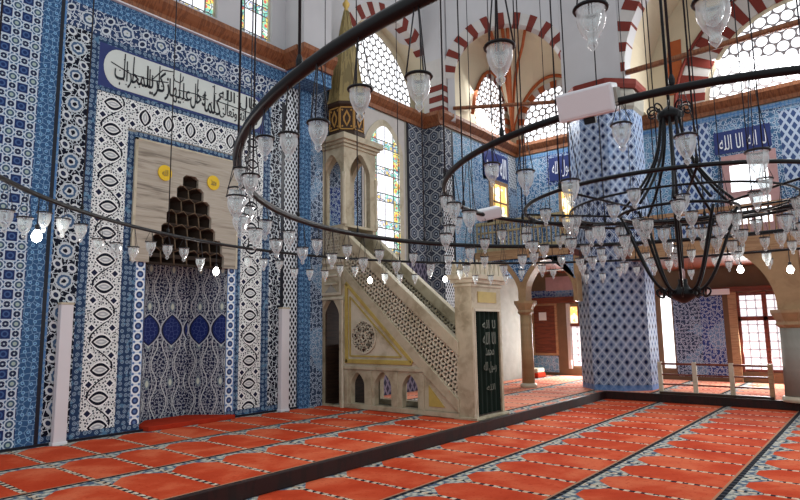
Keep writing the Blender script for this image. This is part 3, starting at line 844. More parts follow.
# ---- side wall, upper storey
sw = struct(MB().box(15.5, 15.75, -12, -.3, 3.0, 6.5).done('wall_side', 'greystone'))
def st(m, y0, y1, z0, z1, name='tile_panel', o=0.): return MB().box(15.488 - o, 15.5 - o, y1, y0, z0, z1).done(name, m, sw)
st('bfl', -.54, -3.3, 3.0, 6.42); st('bfl2', -1.5, -2.95, 5.42, 6.3, 'tile_panel', .012); st('bfl_lt', -3.3, -4.9, 3.0, 6.42)
st('latt_blue', -4.9, -5.75, 3.0, 6.3); st('bfl', -5.75, -12, 3.0, 6.42); st('latt_blue', -7.2, -12, 4.6, 6.2, 'tile_panel', .012)
st('lborder', -.54, -12, 6.3, 6.42, 'tile_band', .014)
ca = MB().box(15.46, 15.475, -7.02, -5.85, 5.44, 5.98).done('inscription_panel', 'navy', sw)
lettering('لا اله الا الله', 'wletter', FX(15.46), -5.96, -6.92, 5.52, 5.88, .006, ca, 1, -.004)
ca = MB().box(15.46, 15.475, -2.9, -1.6, 5.52, 6.2).done('inscription_panel', 'navy', sw)
lettering('محمد رسول الله', 'wletter', FX(15.46), -1.7, -2.8, 5.60, 6.08, .006, ca, 1, -.004)
# upper windows in the side wall
w3 = struct(MB().box(15.42, 15.49, -2.85, -1.86, 4.0, 5.32).done('window_9', 'tanwood'))
MB().box(15.41, 15.42, -2.36, -1.96, 4.15, 5.2).done('window_pane', 'warm', w3); MB().box(15.41, 15.42, -2.76, -2.40, 4.15, 5.2).done('window_pane', 'day', w3)
w4 = struct(MB().box(15.40, 15.49, -7.08, -5.98, 3.5, 5.36).done('window_10', 'pink'))
MB().box(15.39, 15.40, -6.90, -6.14, 4.48, 5.1).done('window_pane', 'day', w4); MB().box(15.39, 15.40, -6.50, -6.14, 3.7, 4.3).done('window_pane', 'day', w4); MB().box(15.39, 15.40, -6.90, -6.56, 3.7, 4.3).done('window_pane', 'day', w4)

# ---- gallery: slab, arcade, balustrades
gs = struct(MB().box(13.0, 16.9, -3.2, -.54, 3.02, 3.22).box(13.0, 16.9, -12, -4.35, 2.86, 3.1).done('ceiling_gallery', 'brownwood'))
AX = 13.0
F130 = FX(AX)
a1_ = struct(arch_wall(F130, -1.86, -.40, 2.0, 3.05, -1.16, 2.25, .60, .30, 'wall_arcade', 'tanstone', None, None, .22))
a2_ = struct(arch_wall(F130, -3.25, -1.86, 2.0, 3.05, -2.56, 2.25, .60, .30, 'wall_arcade_right', 'tanstone', None, None, .22))
def spandrel(F, pts, parent): MB().prism([F(a, b, .012) for a, b in pts], Vector(F(0, 0, 0)) - Vector(F(0, 0, .012))).done('tile_spandrel', 'bfl', parent)
def spd(F, c, zc, r, s0, s1, z1, parent, pnt=.22):
    arc = [(a, b) for a, b in arch_pts(c, zc, r + .13, zc + .25, 24, pnt) if b > zc + .25]
    L = [(a, b) for a, b in arc if a < c]; Rr = [(a, b) for a, b in arc if a >= c]
    if L: spandrel(F, [(s0, L[0][1])] + L + [(c, z1), (s0, z1)], parent)
    if Rr: spandrel(F, Rr + [(s1, Rr[-1][1]), (s1, z1), (c, z1)], parent)
spd(F130, -1.16, 2.25, .60, -1.86, -.45, 3.08, a1_); spd(F130, -2.56, 2.25, .60, -3.2, -1.86, 3.08, a2_)
hp = arch_pts(-5.80, 1.72, 1.30, 1.55, 32, 0.); hp = [q for q in hp if q[0] <= -5.79]
a3_ = struct(MB().prism([F130(a, b, 0) for a, b in hp + [(-5.80, 3.06), (-7.5, 3.06), (-7.5, 1.55)]], (.3, 0, 0)).done('wall_arcade_far', 'tanstone'))
def column(y, x=13.15, r=.15, h=1.72, label=''):
    o = empty('column', (x, y, 0))
    MB().lathe([(r + .05, 0), (r + .05, .06), (r + .02, .10)], (0, 0, 0), 16).done('column_base', 'stonelt', o)
    MB().lathe([(r, .10), (r * .93, h)], (0, 0, 0), 16).done('shaft', 'tanstone' if y > -4 else 'greystone', o)
    MB().lathe([(r * .93, h), (r + .05, h + .06), (r + .03, h + .12), (r + .12, h + .28), (r + .12, h + .34)], (0, 0, 0), 8, PI / 8).done('capital', 'tanstone', o)
    o['kind'] = 'structure'; o['label'] = label; o['category'] = 'column'
column(-1.86, label='slim tan stone column of the gallery between the pulpit and the tiled pier')
column(-7.30, 13.2, .24, 1.34, 'stout grey column at the right edge of the photo')
def balustrade(y0, y1, z0, z1, x, label, m='yellowwood'):
    root = empty('balustrade', (x, (y0 + y1) / 2, z0)); L = abs(y1 - y0) / 2
    for (nm, a, b, t) in (('bottom_rail', 0, .09, .05), ('top_rail', z1 - z0 - .08, z1 - z0, .055), ('middle_rail', (z1 - z0) * .62, (z1 - z0) * .62 + .04, .04)):
        MB().box(-t, t, -L, L, a, b).done(nm, m, root)
    n = int(2 * L / .11)
    sp = MB().box(-.018, .018, -.014, .014, .09, z1 - z0 - .08)
    me = None
    for i in range(n + 1):
        y = -L + 2 * L * i / n
        if me is None: q = sp.done('baluster', m, root); me = q
        else: q = me.copy(); COL.objects.link(q); q.parent = root
        q.location = (0, y, 0)
    tag(root, label, 'balustrade')
balustrade(-.60, -3.0, 3.34, 4.12, 13.08, 'yellowish wooden gallery balustrade between the pulpit and the tiled pier')
balustrade(-4.75, -11.0, 3.10, 3.75, 13.08, 'wooden gallery balustrade to the right of the tiled pier', 'tanwood')
MB_ = MB().box(12.96, 13.0, -11, -4.5, 2.82, 3.12).box(12.96, 13.0, -3.1, -.56, 3.10, 3.34).done('trim_21', 'tanwood'); struct(MB_)

# ---- lower side wall with doors and windows
LX = 16.8
lw2 = struct(MB().box(LX, 17.1, -12, -5.62 - 1.38, ZM, 3.1).box(LX, 17.1, -5.78, -2.35, ZM, 3.1).box(LX, 17.1, -1.34, .3, ZM, 3.1).box(LX, 17.1, -2.35, -1.34, 2.08, 3.1).box(LX, 17.1, -2.35, -1.34, ZM, .22).box(LX, 17.1, -7.0, -5.78, 2.2, 3.1).box(LX, 17.1, -7.0, -5.78, ZM, .25).done('wall_side_lower', 'brownstone'))
F168 = FX(LX)
def lt(m, y0, y1, z0, z1, name='tile_panel', o=.012): return MB().box(LX - o, LX, y1, y0, z0, z1).done(name, m, lw2)
lt('bfl_lt', -.2, -1.0, .08, .56); lt('bfl3', -4.3, -4.95, .1, 2.15); lt('bfl2', -4.95, -5.48, .1, 2.15)
lt('bfl2', -.1, -3.3, 2.30, 2.52); 
ar7 = lt('pink', -.7, -2.2, 2.5, 2.92, 'tile_panel', .02)
# brown cupboard door
dr = struct(MB().box(LX - .05, LX, -1.02, -.22, .58, 2.12).done('door_1', 'tanwood'))
MB().box(LX - .065, LX - .05, -.96, -.28, .64, 2.06).done('door_panel', 'brownwood', dr, .006)
pp = MB().box(LX - .08, LX - .07, -.70, -.46, 1.62, 1.86).done('notice', 'paper'); tag(pp, 'small white paper notice fixed to the brown cupboard door', 'notice')
# windows
wa = struct(MB().box(LX + .05, LX + .12, -2.35, -1.34, .22, 2.08).done('window_11', 'tanwood'))
MB().box(LX + .04, LX + .05, -2.30, -1.72, 1.5, 2.02).done('window_pane', 'day', wa); MB().box(LX + .04, LX + .05, -1.66, -1.42, 1.52, 2.0).done('window_pane', 'warm', wa)
MB().box(LX + .04, LX + .05, -2.30, -1.44, .28, 1.42).done('window_pane', 'grille', wa)
MB().box(LX - .02, LX + .06, -2.36, -1.40, 1.42, 1.50).box(LX - .02, LX + .06, -1.72, -1.66, 1.5, 2.02).done('window_bar', 'redwood', wa)
MB().box(LX - .04, LX + .05, -1.42, -1.32, .2, 2.1).done('window_jamb', 'whitestone', wa)
wb = struct(MB().box(LX + .05, LX + .12, -7.0, -5.78, .25, 2.2).done('window_12', 'redwood'))
for (ya, yb) in ((-6.34, -5.86), (-6.96, -6.44)):
    for (za, zb) in ((.32, 1.50), (1.60, 2.12)):
        MB().box(LX + .03, LX + .05, ya, yb, za, zb).done('window_pane', 'grille', wb)
MB().box(LX - .02, LX + .05, -6.44, -6.34, .25, 2.2).box(LX - .02, LX + .05, -7.0, -5.78, 1.50, 1.60).box(LX - .02, LX + .05, -5.86, -5.76, .25, 2.2).done('window_bar', 'redwood', wb)
MB().box(LX - .10, LX + .03, -5.80, -5.62, 0, 2.3).done('window_jamb', 'tanwood', wb)
wc = struct(MB().box(LX - .03, LX, -4.26, -4.0, .3, 2.2).done('window_13', 'day'))
struct(MB().box(LX - .20, LX, -7.2, -3.9, 2.22, 2.34).box(LX - .14, LX, -3.3, -.1, 2.12, 2.30).done('trim_22', 'brownwood'))
sg = MB().box(LX - .26, LX - .20, -5.70, -5.20, 2.16, 2.30).done('sign', 'paper', None, .005); tag(sg, 'small blank white sign on the dark beam above the tiled doorway', 'sign')
# little stack by the arcade
b1 = MB().box(15.5, 16.0, -.95, -.56, 0, .14).done('cushion', 'redmat', None, .03); tag(b1, 'red floor cushion beneath a cream one behind the pulpit curtain', 'cushion')
b2 = MB().box(15.52, 15.98, -.93, -.58, .14, .26).done('cushion', 'stonelt', None, .03); tag(b2, 'cream floor cushion on top of a red one behind the pulpit curtain', 'cushion')

# ---- low railing on the right
rl = empty('railing', (13.3, -5.85, 0))
for (z, t) in ((.62, .035), (.40, .025), (.20, .025)):
    MB().box(-t, t, -1.03, 1.03, z - t * .6, z + t * .6).done('rail', 'brownwood', rl, .004)
MB().box(-.05, .05, -1.03, 1.03, 0, .05).done('bottom_rail', 'darkwood', rl, .004)
for y in (1.0, .33, -.34, -1.0):
    MB().box(-.04, .04, y - .04, y + .04, .0, .66).done('post', 'stonelt' if y > -.9 else 'tanwood', rl, .006)
tag(rl, 'low brown wooden railing with pale posts along the edge of the right aisle', 'railing')

# ---- the two white boards
for (a, b, lab) in ((3.27, 3.43, 'tall narrow white column panel standing against the tiles left of the mihrab'), (7.02, 7.20, 'tall narrow white column panel standing against the tiles between mihrab and pulpit')):
    t_ = empty('column_panel', ((a + b) / 2, -.08, 0)); h = (b - a) / 2
    MB().box(-h, h, -.05, .05, 0.02, 1.83).done('body', 'whitepaint', t_, .008)
    MB().box(-h - .012, h + .012, -.06, .06, 0, .04).done('foot', 'whiteplastic', t_, .005)
    MB().box(-h - .006, h + .006, -.056, .056, 1.83, 1.86).done('cap', 'stonelt', t_, .005)
    tag(t_, lab, 'panel')

# ================================================================== PULPIT (minbar)
X0, X1 = 8.05, 8.99
mn = empty('pulpit', ((X0 + X1) / 2, -1.75, 0))
tag(mn, 'carved stone pulpit with a long stair, dark curtained doorway and pointed spire', 'pulpit')
def mp(b, name, m, bevel=0, parent=None): return b.done(name, m, parent or mn, bevel)
FL = FX(X0); FR = FX(X1)
def clip_line(poly, n, k):
    """segment of line n.p=k inside convex polygon"""
    hits = []
    for (p, q) in zip(poly, poly[1:] + poly[:1]):
        a = n[0] * p[0] + n[1] * p[1] - k; b = n[0] * q[0] + n[1] * q[1] - k
        if a * b < 0: t = a / (a - b); hits.append((p[0] + (q[0] - p[0]) * t, p[1] + (q[1] - p[1]) * t))
    return hits[:2] if len(hits) >= 2 else None
def lattice(b, F, poly, sp, angs, wd, out, dep, offs=(0, 0, 0, 0)):
    d = Vector(F(0, 0, -dep)) - Vector(F(0, 0, 0))
    for a, of in zip(angs, offs):
        n = (math.cos(math.radians(a)), math.sin(math.radians(a)))
        ks = [n[0] * p[0] + n[1] * p[1] for p in poly]
        k = math.floor(min(ks) / sp) * sp + of * sp
        while k < max(ks):
            h = clip_line(poly, n, k); k += sp
            if not h: continue
            (a0, b0), (a1, b1) = h
            if math.hypot(a1 - a0, b1 - b0) < .02: continue
            b.prism([F(a0 + n[0] * wd, b0 + n[1] * wd, out), F(a1 + n[0] * wd, b1 + n[1] * wd, out), F(a1 - n[0] * wd, b1 - n[1] * wd, out), F(a0 - n[0] * wd, b0 - n[1] * wd, out)], d)
def disc(F, c, zc, r, n=28): return [(c + r * math.cos(2 * PI * i / n), zc + r * math.sin(2 * PI * i / n)) for i in range(n)]
def plate(pts, F, out, dep, b=None):
    b = b or MB(); return b.prism([F(a, z, out) for a, z in pts], Vector(F(0, 0, -dep)) - Vector(F(0, 0, 0)))

# tower: lower passage
tw = mn
arch_wall(FL, -.70, -.015, 0, 2.02, -.31, 1.70, .25, .12, 'tower_side', 'stone', mn, .03, .10)
arch_wall(FX(X1 - .12), -.70, -.015, 0, 2.02, -.31, 1.70, .25, .12, 'tower_side', 'stone', mn, .03, .10)
mp(MB().box(X0 + .12, X1 - .24, -.70, -.60, 0, 2.6).box(X0 + .12, X1 - .24, -.09, -.015, 0, 2.02), 'tower_wall', 'darkwood')
mp(MB().box(X0 + .50, X0 + .54, -.60, -.09, 0, 1.15), 'passage_shade_plate', 'darkwood')  # added dark plate, stands for the shade inside the passage
mp(plate([(-.70, 2.02), (-.015, 2.02), (-.015, 2.84), (-.70, 2.84)], FL, 0, .93), 'tower_block', 'stone')
fr = MB()
for (a, b_, c_, d_) in ((-.64, -.07, 2.60, 2.66), (-.64, -.07, 2.10, 2.15), (-.64, -.59, 2.15, 2.60), (-.12, -.07, 2.15, 2.60), (-.52, -.19, 2.30, 2.34), (-.52, -.19, 2.46, 2.50), (-.70, -.015, 2.72, 2.80), (-.70, -.015, 2.01, 2.06)): plate([(a, c_), (b_, c_), (b_, d_), (a, d_)], FL, .03, .03, fr)
mp(fr, 'relief_moulding', 'stonelt', .006)
ped = MB(); plate([(-.52, 2.15), (-.19, 2.15), (-.355, 2.30)], FL, .025, .025, ped); mp(ped, 'relief_panel', 'greystone')
for yy in (-.66, -.05): mp(MB().lathe([(.045, 0), (.045, .1), (.032, .14), (.032, 1.9), (.045, 1.95), (.045, 2.0)], (X0 - .01, yy, 0), 10), 'colonnette', 'stonelt')
# lattice stage under the pavilion
poly = [(-.60, 2.86), (-.09, 2.86), (-.09, 3.40), (-.60, 3.40)]
b = MB(); lattice(b, FL, poly, .105, (0, 60, 120), .013, 0, .05, (0, .5, .5)); mp(b, 'pierced_panel', 'stonelt')
mp(plate(poly, FL, -.055, .02), 'panel_hole_shade', 'darkwood')  # added dark sheet, makes the pierced openings look shaded
b = MB()
for (a, b_, c_, d_) in ((-.70, -.60, 2.84, 3.44), (-.09, -.015, 2.84, 3.44), (-.60, -.09, 2.80, 2.86), (-.60, -.09, 3.40, 3.44)): plate([(a, c_), (b_, c_), (b_, d_), (a, d_)], FL, .01, .12, b)
mp(b, 'panel_frame', 'stone', .006)
mp(MB().box(X0, X1, -.72, -.015, 3.42, 3.47), 'pavilion_floor', 'stone')
mp(MB().box(X1 - .1, X1, -.70, -.015, 2.84, 3.44), 'tower_wall', 'stone')
# pavilion: four arched sides
arch_wall(FX(X0 - .0), -.70, -.015, 3.47, 5.05, -.345, 4.52, .262, .11, 'pavilion_arch', 'stone', mn, None, .13)
arch_wall(FX(X1 - .11), -.70, -.015, 3.47, 5.05, -.345, 4.52, .262, .11, 'pavilion_arch', 'stone', mn, None, .13)
arch_wall(FY(-.70), X0 + .11, X1 - .11, 3.47, 5.05, 8.52, 4.52, .295, .11, 'pavilion_arch', 'stone', mn, None, .13)
arch_wall(FY(-.125), X0 + .11, X1 - .11, 3.47, 5.05, 8.52, 4.52, .295, .11, 'pavilion_arch', 'stone', mn, None, .13)
for (xx, yy) in ((X0, -.70), (X1, -.70), (X0, -.03)):
    mp(MB().lathe([(.045, 3.47), (.045, 3.55), (.032, 3.6), (.032, 4.35), (.045, 4.42), (.045, 4.5)], (xx, yy, 0), 10), 'colonnette', 'stonelt')
b = MB()
for (e, z0, z1) in ((.03, 5.03, 5.09), (.07, 5.09, 5.15), (.12, 5.15, 5.27)): b.box(X0 - e, X1 + e, -.70 - e, -.012, z0, z1)
mp(b, 'pavilion_cornice', 'stone', .008)
mp(MB().box(X0 + .05, X1 - .05, -.66, -.012, 5.27, 5.34), 'cornice_cap', 'stonelt')
DCX, DCY = 8.48, -.36
dm = mp(MB().lathe([(.40, 5.32), (.40, 5.40), (.37, 5.42), (.37, 5.92), (.42, 5.96), (.42, 6.02)], (DCX, DCY, 0), 8, PI / 8), 'drum', 'drumpaint')
ap = .372 * math.cos(PI / 8)
for i in range(8):
    t = 2 * PI * i / 8; nx, ny = math.cos(t), math.sin(t); tx, ty = -ny, nx; hwid = .372 * math.sin(PI / 8)
    def FF(s, z, o=0, nx=nx, ny=ny, tx=tx, ty=ty): return (DCX + nx * (ap + o) + tx * s, DCY + ny * (ap + o) + ty * s, z)
    b = MB()
    for (a, b_, c_, d_) in ((-hwid, -hwid + .022, 5.43, 5.91), (hwid - .022, hwid, 5.43, 5.91), (-hwid, hwid, 5.43, 5.455), (-hwid, hwid, 5.885, 5.91)):
        b.prism([FF(a, c_, .004), FF(b_, c_, .004), FF(b_, d_, .004), FF(a, d_, .004)], (nx * .012, ny * .012, 0))
    oo = [(0, 5.49), (.07, 5.62), (.075, 5.70), (0, 5.85), (-.075, 5.70), (-.07, 5.62)]; ii = [(0, 5.54), (.042, 5.64), (.045, 5.69), (0, 5.78), (-.045, 5.69), (-.042, 5.64)]
    for k in range(6):
        j = (k + 1) % 6; b.prism([FF(*oo[k], .004), FF(*oo[j], .004), FF(*ii[j], .004), FF(*ii[k], .004)], (nx * .012, ny * .012, 0))
    for (sx, sz) in ((-.09, 5.50), (.09, 5.50), (-.09, 5.84), (.09, 5.84)):
        b.prism([FF(sx - .02, sz, .004), FF(sx, sz - .025, .004), FF(sx + .02, sz, .004), FF(sx, sz + .025, .004)], (nx * .012, ny * .012, 0))
    b.done('drum_medallion', 'drumgold', dm)
sp_ = MB(); sp_.lathe([(.42, 6.02), (.39, 6.12), (.35, 6.4), (.27, 6.9), (.17, 7.5), (.10, 7.9), (.045, 8.16)], (DCX, DCY, 0), 8, PI / 8)
for f in sp_.bm.faces: f.smooth = False
spire = mp(sp_, 'spire', 'lead')
b = MB()
for i in range(8):
    t = PI / 8 + 2 * PI * i / 8
    b.tube([(DCX + r_ * math.cos(t), DCY + r_ * math.sin(t), z_) for r_, z_ in ((.42, 6.02), (.39, 6.12), (.35, 6.4), (.27, 6.9), (.17, 7.5), (.10, 7.9), (.045, 8.16))], .016, 5)
b.done('spire_rib', 'lead', spire)
mp(MB().lathe([(.03, 8.14), (.05, 8.18), (.035, 8.22), (.075, 8.29), (.08, 8.33), (.03, 8.40), (.05, 8.46), (.025, 8.52), (.04, 8.6), (.012, 8.75), (.004, 8.95)], (DCX, DCY, 0), 14), 'finial', 'goldmetal')

# stair sides (both), strings, arcade, handrails, lattices
SX = [(FL, 1), (FX(X1 - .12), -1)]
for F, sd in SX:
    tagn = sd > 0
    # arcade with three openings and end piece
    xs = [(-1.03, .17), (-1.64, .195), (-2.25, .17)]
    b = MB(); d = Vector(F(0, 0, -.12)) - Vector(F(0, 0, 0))
    b.prism([F(a, z) for a, z in ((-3.26, 0), (-.70, 0), (-.70, .09), (-3.26, .09))], d)
    edges = [-.70, -1.34, -1.95, -2.58]
    for (c_, r_), e0, e1 in zip(xs, edges, edges[1:]):
        op = arch_pts(c_, .42, r_, .09, 14, .06)
        b.prism([F(a, z) for a, z in [(e1, .09)] + op + [(e0, .09), (e0, .76), (e1, .76)]], d)
    b.prism([F(a, z) for a, z in ((-3.26, .09), (-2.58, .09), (-2.58, .76))], d)
    mp(b, 'arcade', 'stone', .006)
    # triangular side wall and string
    b = MB()
    b.prism([F(a, z) for a, z in ((-2.52, .76), (-.70, .76), (-.70, 2.46))], d)
    mp(b, 'stair_side', 'stonelt')
    b = MB(); plate([(-3.26, .09), (-3.26, .30), (-.70, 2.63), (-.70, 2.42), (-2.40, .83)], F, .03, .15, b); mp(b, 'stair_string', 'stone', .01)
    b = MB(); plate([(-3.28, .98), (-3.28, 1.22), (-.74, 3.30), (-.74, 3.05)], F, .03, .15, b); mp(b, 'handrail', 'stone', .012)
    poly = [(-3.24, .32), (-3.24, 1.01), (-.74, 3.06), (-.74, 2.59)]
    b = MB(); lattice(b, F, poly, .118, (40, 100, 160), .016, 0, .05, (0, .5, .5)); mp(b, 'pierced_balustrade', 'stonelt')
    # added dark board, stands for the shade in the lattice openings
    mp(plate(poly, FX(F(0, 0)[0] + .06) if tagn else FX(F(0, 0)[0] + .06), 0, .02), 'balustrade_hole_shade', 'darkwood')
    if tagn:
        # ochre mouldings round the triangle, and the arcade frieze
        def bar(b, p, q, wd, out=.035, dep=.035):
            dv = Vector((q[0] - p[0], q[1] - p[1])).normalized(); n = Vector((-dv.y, dv.x)) * wd
            plate([(p[0] + n.x, p[1] + n.y), (q[0] + n.x, q[1] + n.y), (q[0] - n.x, q[1] - n.y), (p[0] - n.x, p[1] - n.y)], F, out, dep, b)
        b = MB(); bar(b, (-.775, .82), (-.775, 2.30), .035); bar(b, (-.75, .855), (-2.32, .855), .04); bar(b, (-.76, 2.32), (-2.34, .86), .035)
        mp(b, 'triangle_moulding', 'ochre', .008)
        b = MB(); bar(b, (-.86, .95), (-2.08, .95), .014, .02, .02); bar(b, (-.86, .95), (-.86, 2.05), .014, .02, .02); bar(b, (-.86, 2.05), (-2.09, .95), .014, .02, .02)
        mp(b, 'triangle_bead', 'ochre')
        ros = mp(plate(disc(F, -1.21, 1.30, .30), F, .012, .012), 'rosette', 'darkwood')  # dark disc stands for the shade in the rosette's openings
        b = MB(); dk = disc(F, -1.21, 1.30, .295)
        lattice(b, F, dk, .105, (0, 36, 72, 108, 144), .010, .03, .02, (.0, .2, .4, .6, .8))
        for (ra, rb) in ((.31, .28), (.07, .05)):
            o_ = disc(F, -1.21, 1.30, ra); i_ = disc(F, -1.21, 1.30, rb)
            for k in range(28): b.prism([F(*o_[k], .034), F(*o_[(k + 1) % 28], .034), F(*i_[(k + 1) % 28], .034), F(*i_[k], .034)], Vector(F(0, 0, -.02)) - Vector(F(0, 0, 0)))
        b.done('rosette_lattice', 'stonelt', ros)
        b = MB(); bar(b, (-.70, .74), (-2.58, .74), .03); bar(b, (-.70, .05), (-3.26, .05), .04, .03, .03)
        for yy in (-.75, -1.34, -1.95, -2.52): bar(b, (yy, .09), (yy, .70), .045, .02, .02)
        mp(b, 'arcade_moulding', 'stone', .006)
        b = MB(); plate([(-2.98, .16), (-2.66, .16), (-2.66, .50)], F, .012, .012, b); mp(b, 'corner_panel', 'ochre')
# stair treads inside
b = MB(); n = 11
for i in range(n):
    y1 = -3.2 + i * (2.5 / n); b.box(X0 + .13, X1 - .13, y1, -.70, .12 + i * (2.35 / n), .12 + (i + 1) * (2.35 / n)) if False else b.box(X0 + .13, X1 - .25, y1, y1 + 2.5 / n + .02, max(.76, -.02 + i * (2.35 / n)), .80 + i * .155)
mp(b, 'steps', 'stone')
# portal
py0, py1 = -3.54, -3.22
b = MB().box(X0, X0 + .08, py0, py1, 0, 1.74).box(X1 - .07, X1, py0, py1, 0, 1.74).box(X0, X1, py0, py1, 1.74, 2.20)
mp(b, 'portal_frame', 'stone', .008)
b = MB()
for (e, z0, z1) in ((.02, 2.10, 2.14), (.05, 2.16, 2.22), (.09, 2.22, 2.30)): b.box(X0 - e, X1 + e, py0 - e, py1 + e, z0, z1)
mp(b, 'portal_cornice', 'stonelt', .006)
b = MB()
def crest(F, s0, s1, n, z):
    w_ = (s1 - s0) / n
    for i in range(n):
        a = s0 + w_ * i; plate([(a + .01, z), (a + w_ - .01, z), (a + w_ - .02, z + .12), (a + w_ * .5, z + .24), (a + .02, z + .12)], F, 0, .05, b)
crest(FY(py0 - .03), X0 - .05, X1 + .05, 7, 2.30); crest(FX(X0 - .04), py0, py1 + .04, 3, 2.30)
mp(b, 'crest', 'stonelt')
mp(MB().box(8.24, 8.82, py0 - .012, py0, 1.84, 2.02), 'portal_panel', 'ochre')
b = MB()
for xx in (X0 + .02,): b.lathe([(.028, 0), (.028, .08), (.02, .1), (.02, 1.7), (.03, 1.76)], (xx, py0 - .01, 0), 8)
b.box(X0 + .07, X1 - .06, py0 - .014, py0, 1.70, 1.74).box(X0 + .065, X0 + .09, py0 - .014, py0 + .0, 0, 1.74)
mp(b, 'door_moulding', 'stonelt')
cb = MB(); pts = []
N_ = 40
for i in range(N_ + 1):
    s = i / N_; pts.append((X0 + .085 + (X1 - X0 - .155) * s, py0 + .04 - .012 * math.sin(s * 34)))
for (p, q) in zip(pts, pts[1:]): cb.prism([(p[0], p[1], .03), (q[0], q[1], .03), (q[0], q[1], 1.72), (p[0], p[1], 1.72)], (0, .012, 0))
ct = mp(cb, 'curtain', 'curtain')
Fc = FY(py0 + .02)
for i, (tx, z0, z1) in enumerate((('لا اله', 1.42, 1.56), ('الا الله', 1.16, 1.36), ('محمد', .98, 1.10), ('رسول الله', .70, .88), ('الله', .42, .52))):
    wv = .20 if i in (0, 1, 3) else .13
    lettering(tx, 'gletter', Fc, 8.57 - wv, 8.57 + wv, z0, z1, .016, ct, 1, -.006)
b = MB().box(X0 + .09, X1 - .08, py0 + .02, py0 + .05, .02, .06); mp(b, 'curtain_hem', 'darkwood')
mp(MB().box(X0 - .04, X1 + .04, py0 - .06, py1 + .05, 0, .04), 'plinth', 'stone', .006)
for ch in mn.children: ch.matrix_parent_inverse = Matrix.Translation(-Vector(mn.location))
# tile seen through the pavilion, and reddish finial ball of the arcade
tile('bfl2', 8.2, 9.1, 2.9, 4.38, 'tile_panel', -.013)

# ================================================================== CHANDELIER RINGS
ZR = 2.39
RINGS = dict(A=(4.349, -7.837, 3.10, .009, -.012), B=(4.63, -7.51, 4.55, 0, 0), C=(4.1265, -7.7582, 1.6271, -.0048, -.014), D=(4.93, -7.44, 1.17, 0, 0))
def rp(n, deg, dz=0.):
    cx, cy, r, a, b = RINGS[n]; t = math.radians(deg); x = cx + r * math.cos(t); y = cy + r * math.sin(t)
    return Vector((x, y, ZR + a * (x - cx) + b * (y - cy) + dz))
def ring(n, tube, label, wires, off=0., wr=.006):
    cx, cy = RINGS[n][:2]
    o = empty('chandelier_ring', (cx, cy, ZR)); L = Vector((cx, cy, ZR))
    MB().tube([rp(n, i * 2.5) - L for i in range(144)], tube, 10, True).done('hoop', 'iron', o)
    sh = None
    for i in range(wires):
        p = rp(n, off + 360 * i / wires) - L
        MB().tube([p, Vector((p.x, p.y, 9.6))], wr, 5).done('hanging_wire', 'wire', o)
        MB().lathe([(.008, 0), (.013, .012), (.013, .03), (.007, .05)], p + Vector((0, 0, tube * .8)), 8).done('wire_clamp', 'iron', o)
    tag(o, label, 'chandelier', 'concentric hoops of the great chandelier'); return o
ring('A', .024, 'wide black iron chandelier hoop crossing the top centre close to the camera', 20, 4.)
ring('B', .017, 'outermost and widest black iron chandelier hoop sweeping past the mihrab marble', 24, 6.)
ring('C', .018, 'mid-sized black iron chandelier hoop with white box lights fixed on it', 12, 10.)
ring('D', .014, 'small black iron chandelier hoop round the scrolled centre stem', 8, 20.)

# ---- glass lamps
def lamp_mesh(name, drop, full, s=1.):
    """hangs from its origin"""
    root = None
    prof = [(.050, 0), (.053, -.010), (.048, -.022), (.050, -.045), (.046, -.068), (.034, -.098), (.020, -.118), (.013, -.128), (.019, -.137), (.017, -.147), (.006, -.160), (.001, -.166)]
    prof = [(r * s, z * s - drop) for r, z in prof]
    inner = [(.036, -.012), (.034, -.02), (.037, -.028), (.032, -.036), (.034, -.044), (.028, -.053), (.030, -.061), (.022, -.072), (.022, -.08), (.01, -.09)]
    inner = [(r * s, z * s - drop) for r, z in inner]
    return prof, inner
def wires_to(b, drop, s):
    for k in range(3):
        t = 2 * PI * k / 3 + .4; b.tube([(.006 * math.cos(t), .006 * math.sin(t), 0), (.054 * s * math.cos(t), .054 * s * math.sin(t), -drop)], .0022, 4)
PROTO = {}
def near_lamp(drop, s):
    key = (drop, s)
    if key in PROTO: return PROTO[key]
    prof, inner = lamp_mesh('', drop, True, s)
    a = MB().lathe(prof, (0, 0, 0), 18, 0, False).done('glass_bowl', 'glass')
    c = MB().lathe(inner, (0, 0, 0), 14, 0, False).done('oil_cup', 'glass')
    h = MB().tube([(.055 * s * math.cos(2 * PI * i / 20), .055 * s * math.sin(2 * PI * i / 20), -drop - .006) for i in range(20)], .0045, 6, True).done('holder_ring', 'iron')
    w = MB(); wires_to(w, drop, s); w = w.done('hanging_chains', 'wire')
    PROTO[key] = [o.data for o in (a, c, h, w)]
    for o in (a, c, h, w): bpy.data.objects.remove(o)
    return PROTO[key]
NMS = ('glass_bowl', 'oil_cup', 'holder_ring', 'hanging_chains')
def put_near(p, drop, label, s=.66, group=None):
    o = empty('glass_lamp', p)
    for nm, me in zip(NMS, near_lamp(drop, s)):
        c = bpy.data.objects.new(nm, me); COL.objects.link(c); c.parent = o
    o.rotation_euler = (0, 0, random.uniform(0, 6)); tag(o, label, 'lamp', group); return o
FAR = {}
def far_mesh(drop, s):
    key = (drop, s)
    if key not in FAR:
        prof, inner = lamp_mesh('', drop, False, s)
        b = MB(); b.lathe(prof, (0, 0, 0), 10, 0, False); b.lathe(inner[::2], (0, 0, 0), 8, 0, False); b.mi = 1
        b.tube([(.055 * s * math.cos(2 * PI * i / 10), .055 * s * math.sin(2 * PI * i / 10), -drop - .006) for i in range(10)], .005, 4, True); wires_to(b, drop, s)
        o = b.done('glass_lamp', ['glass', 'wire']); FAR[key] = o.data; bpy.data.objects.remove(o)
    return FAR[key]
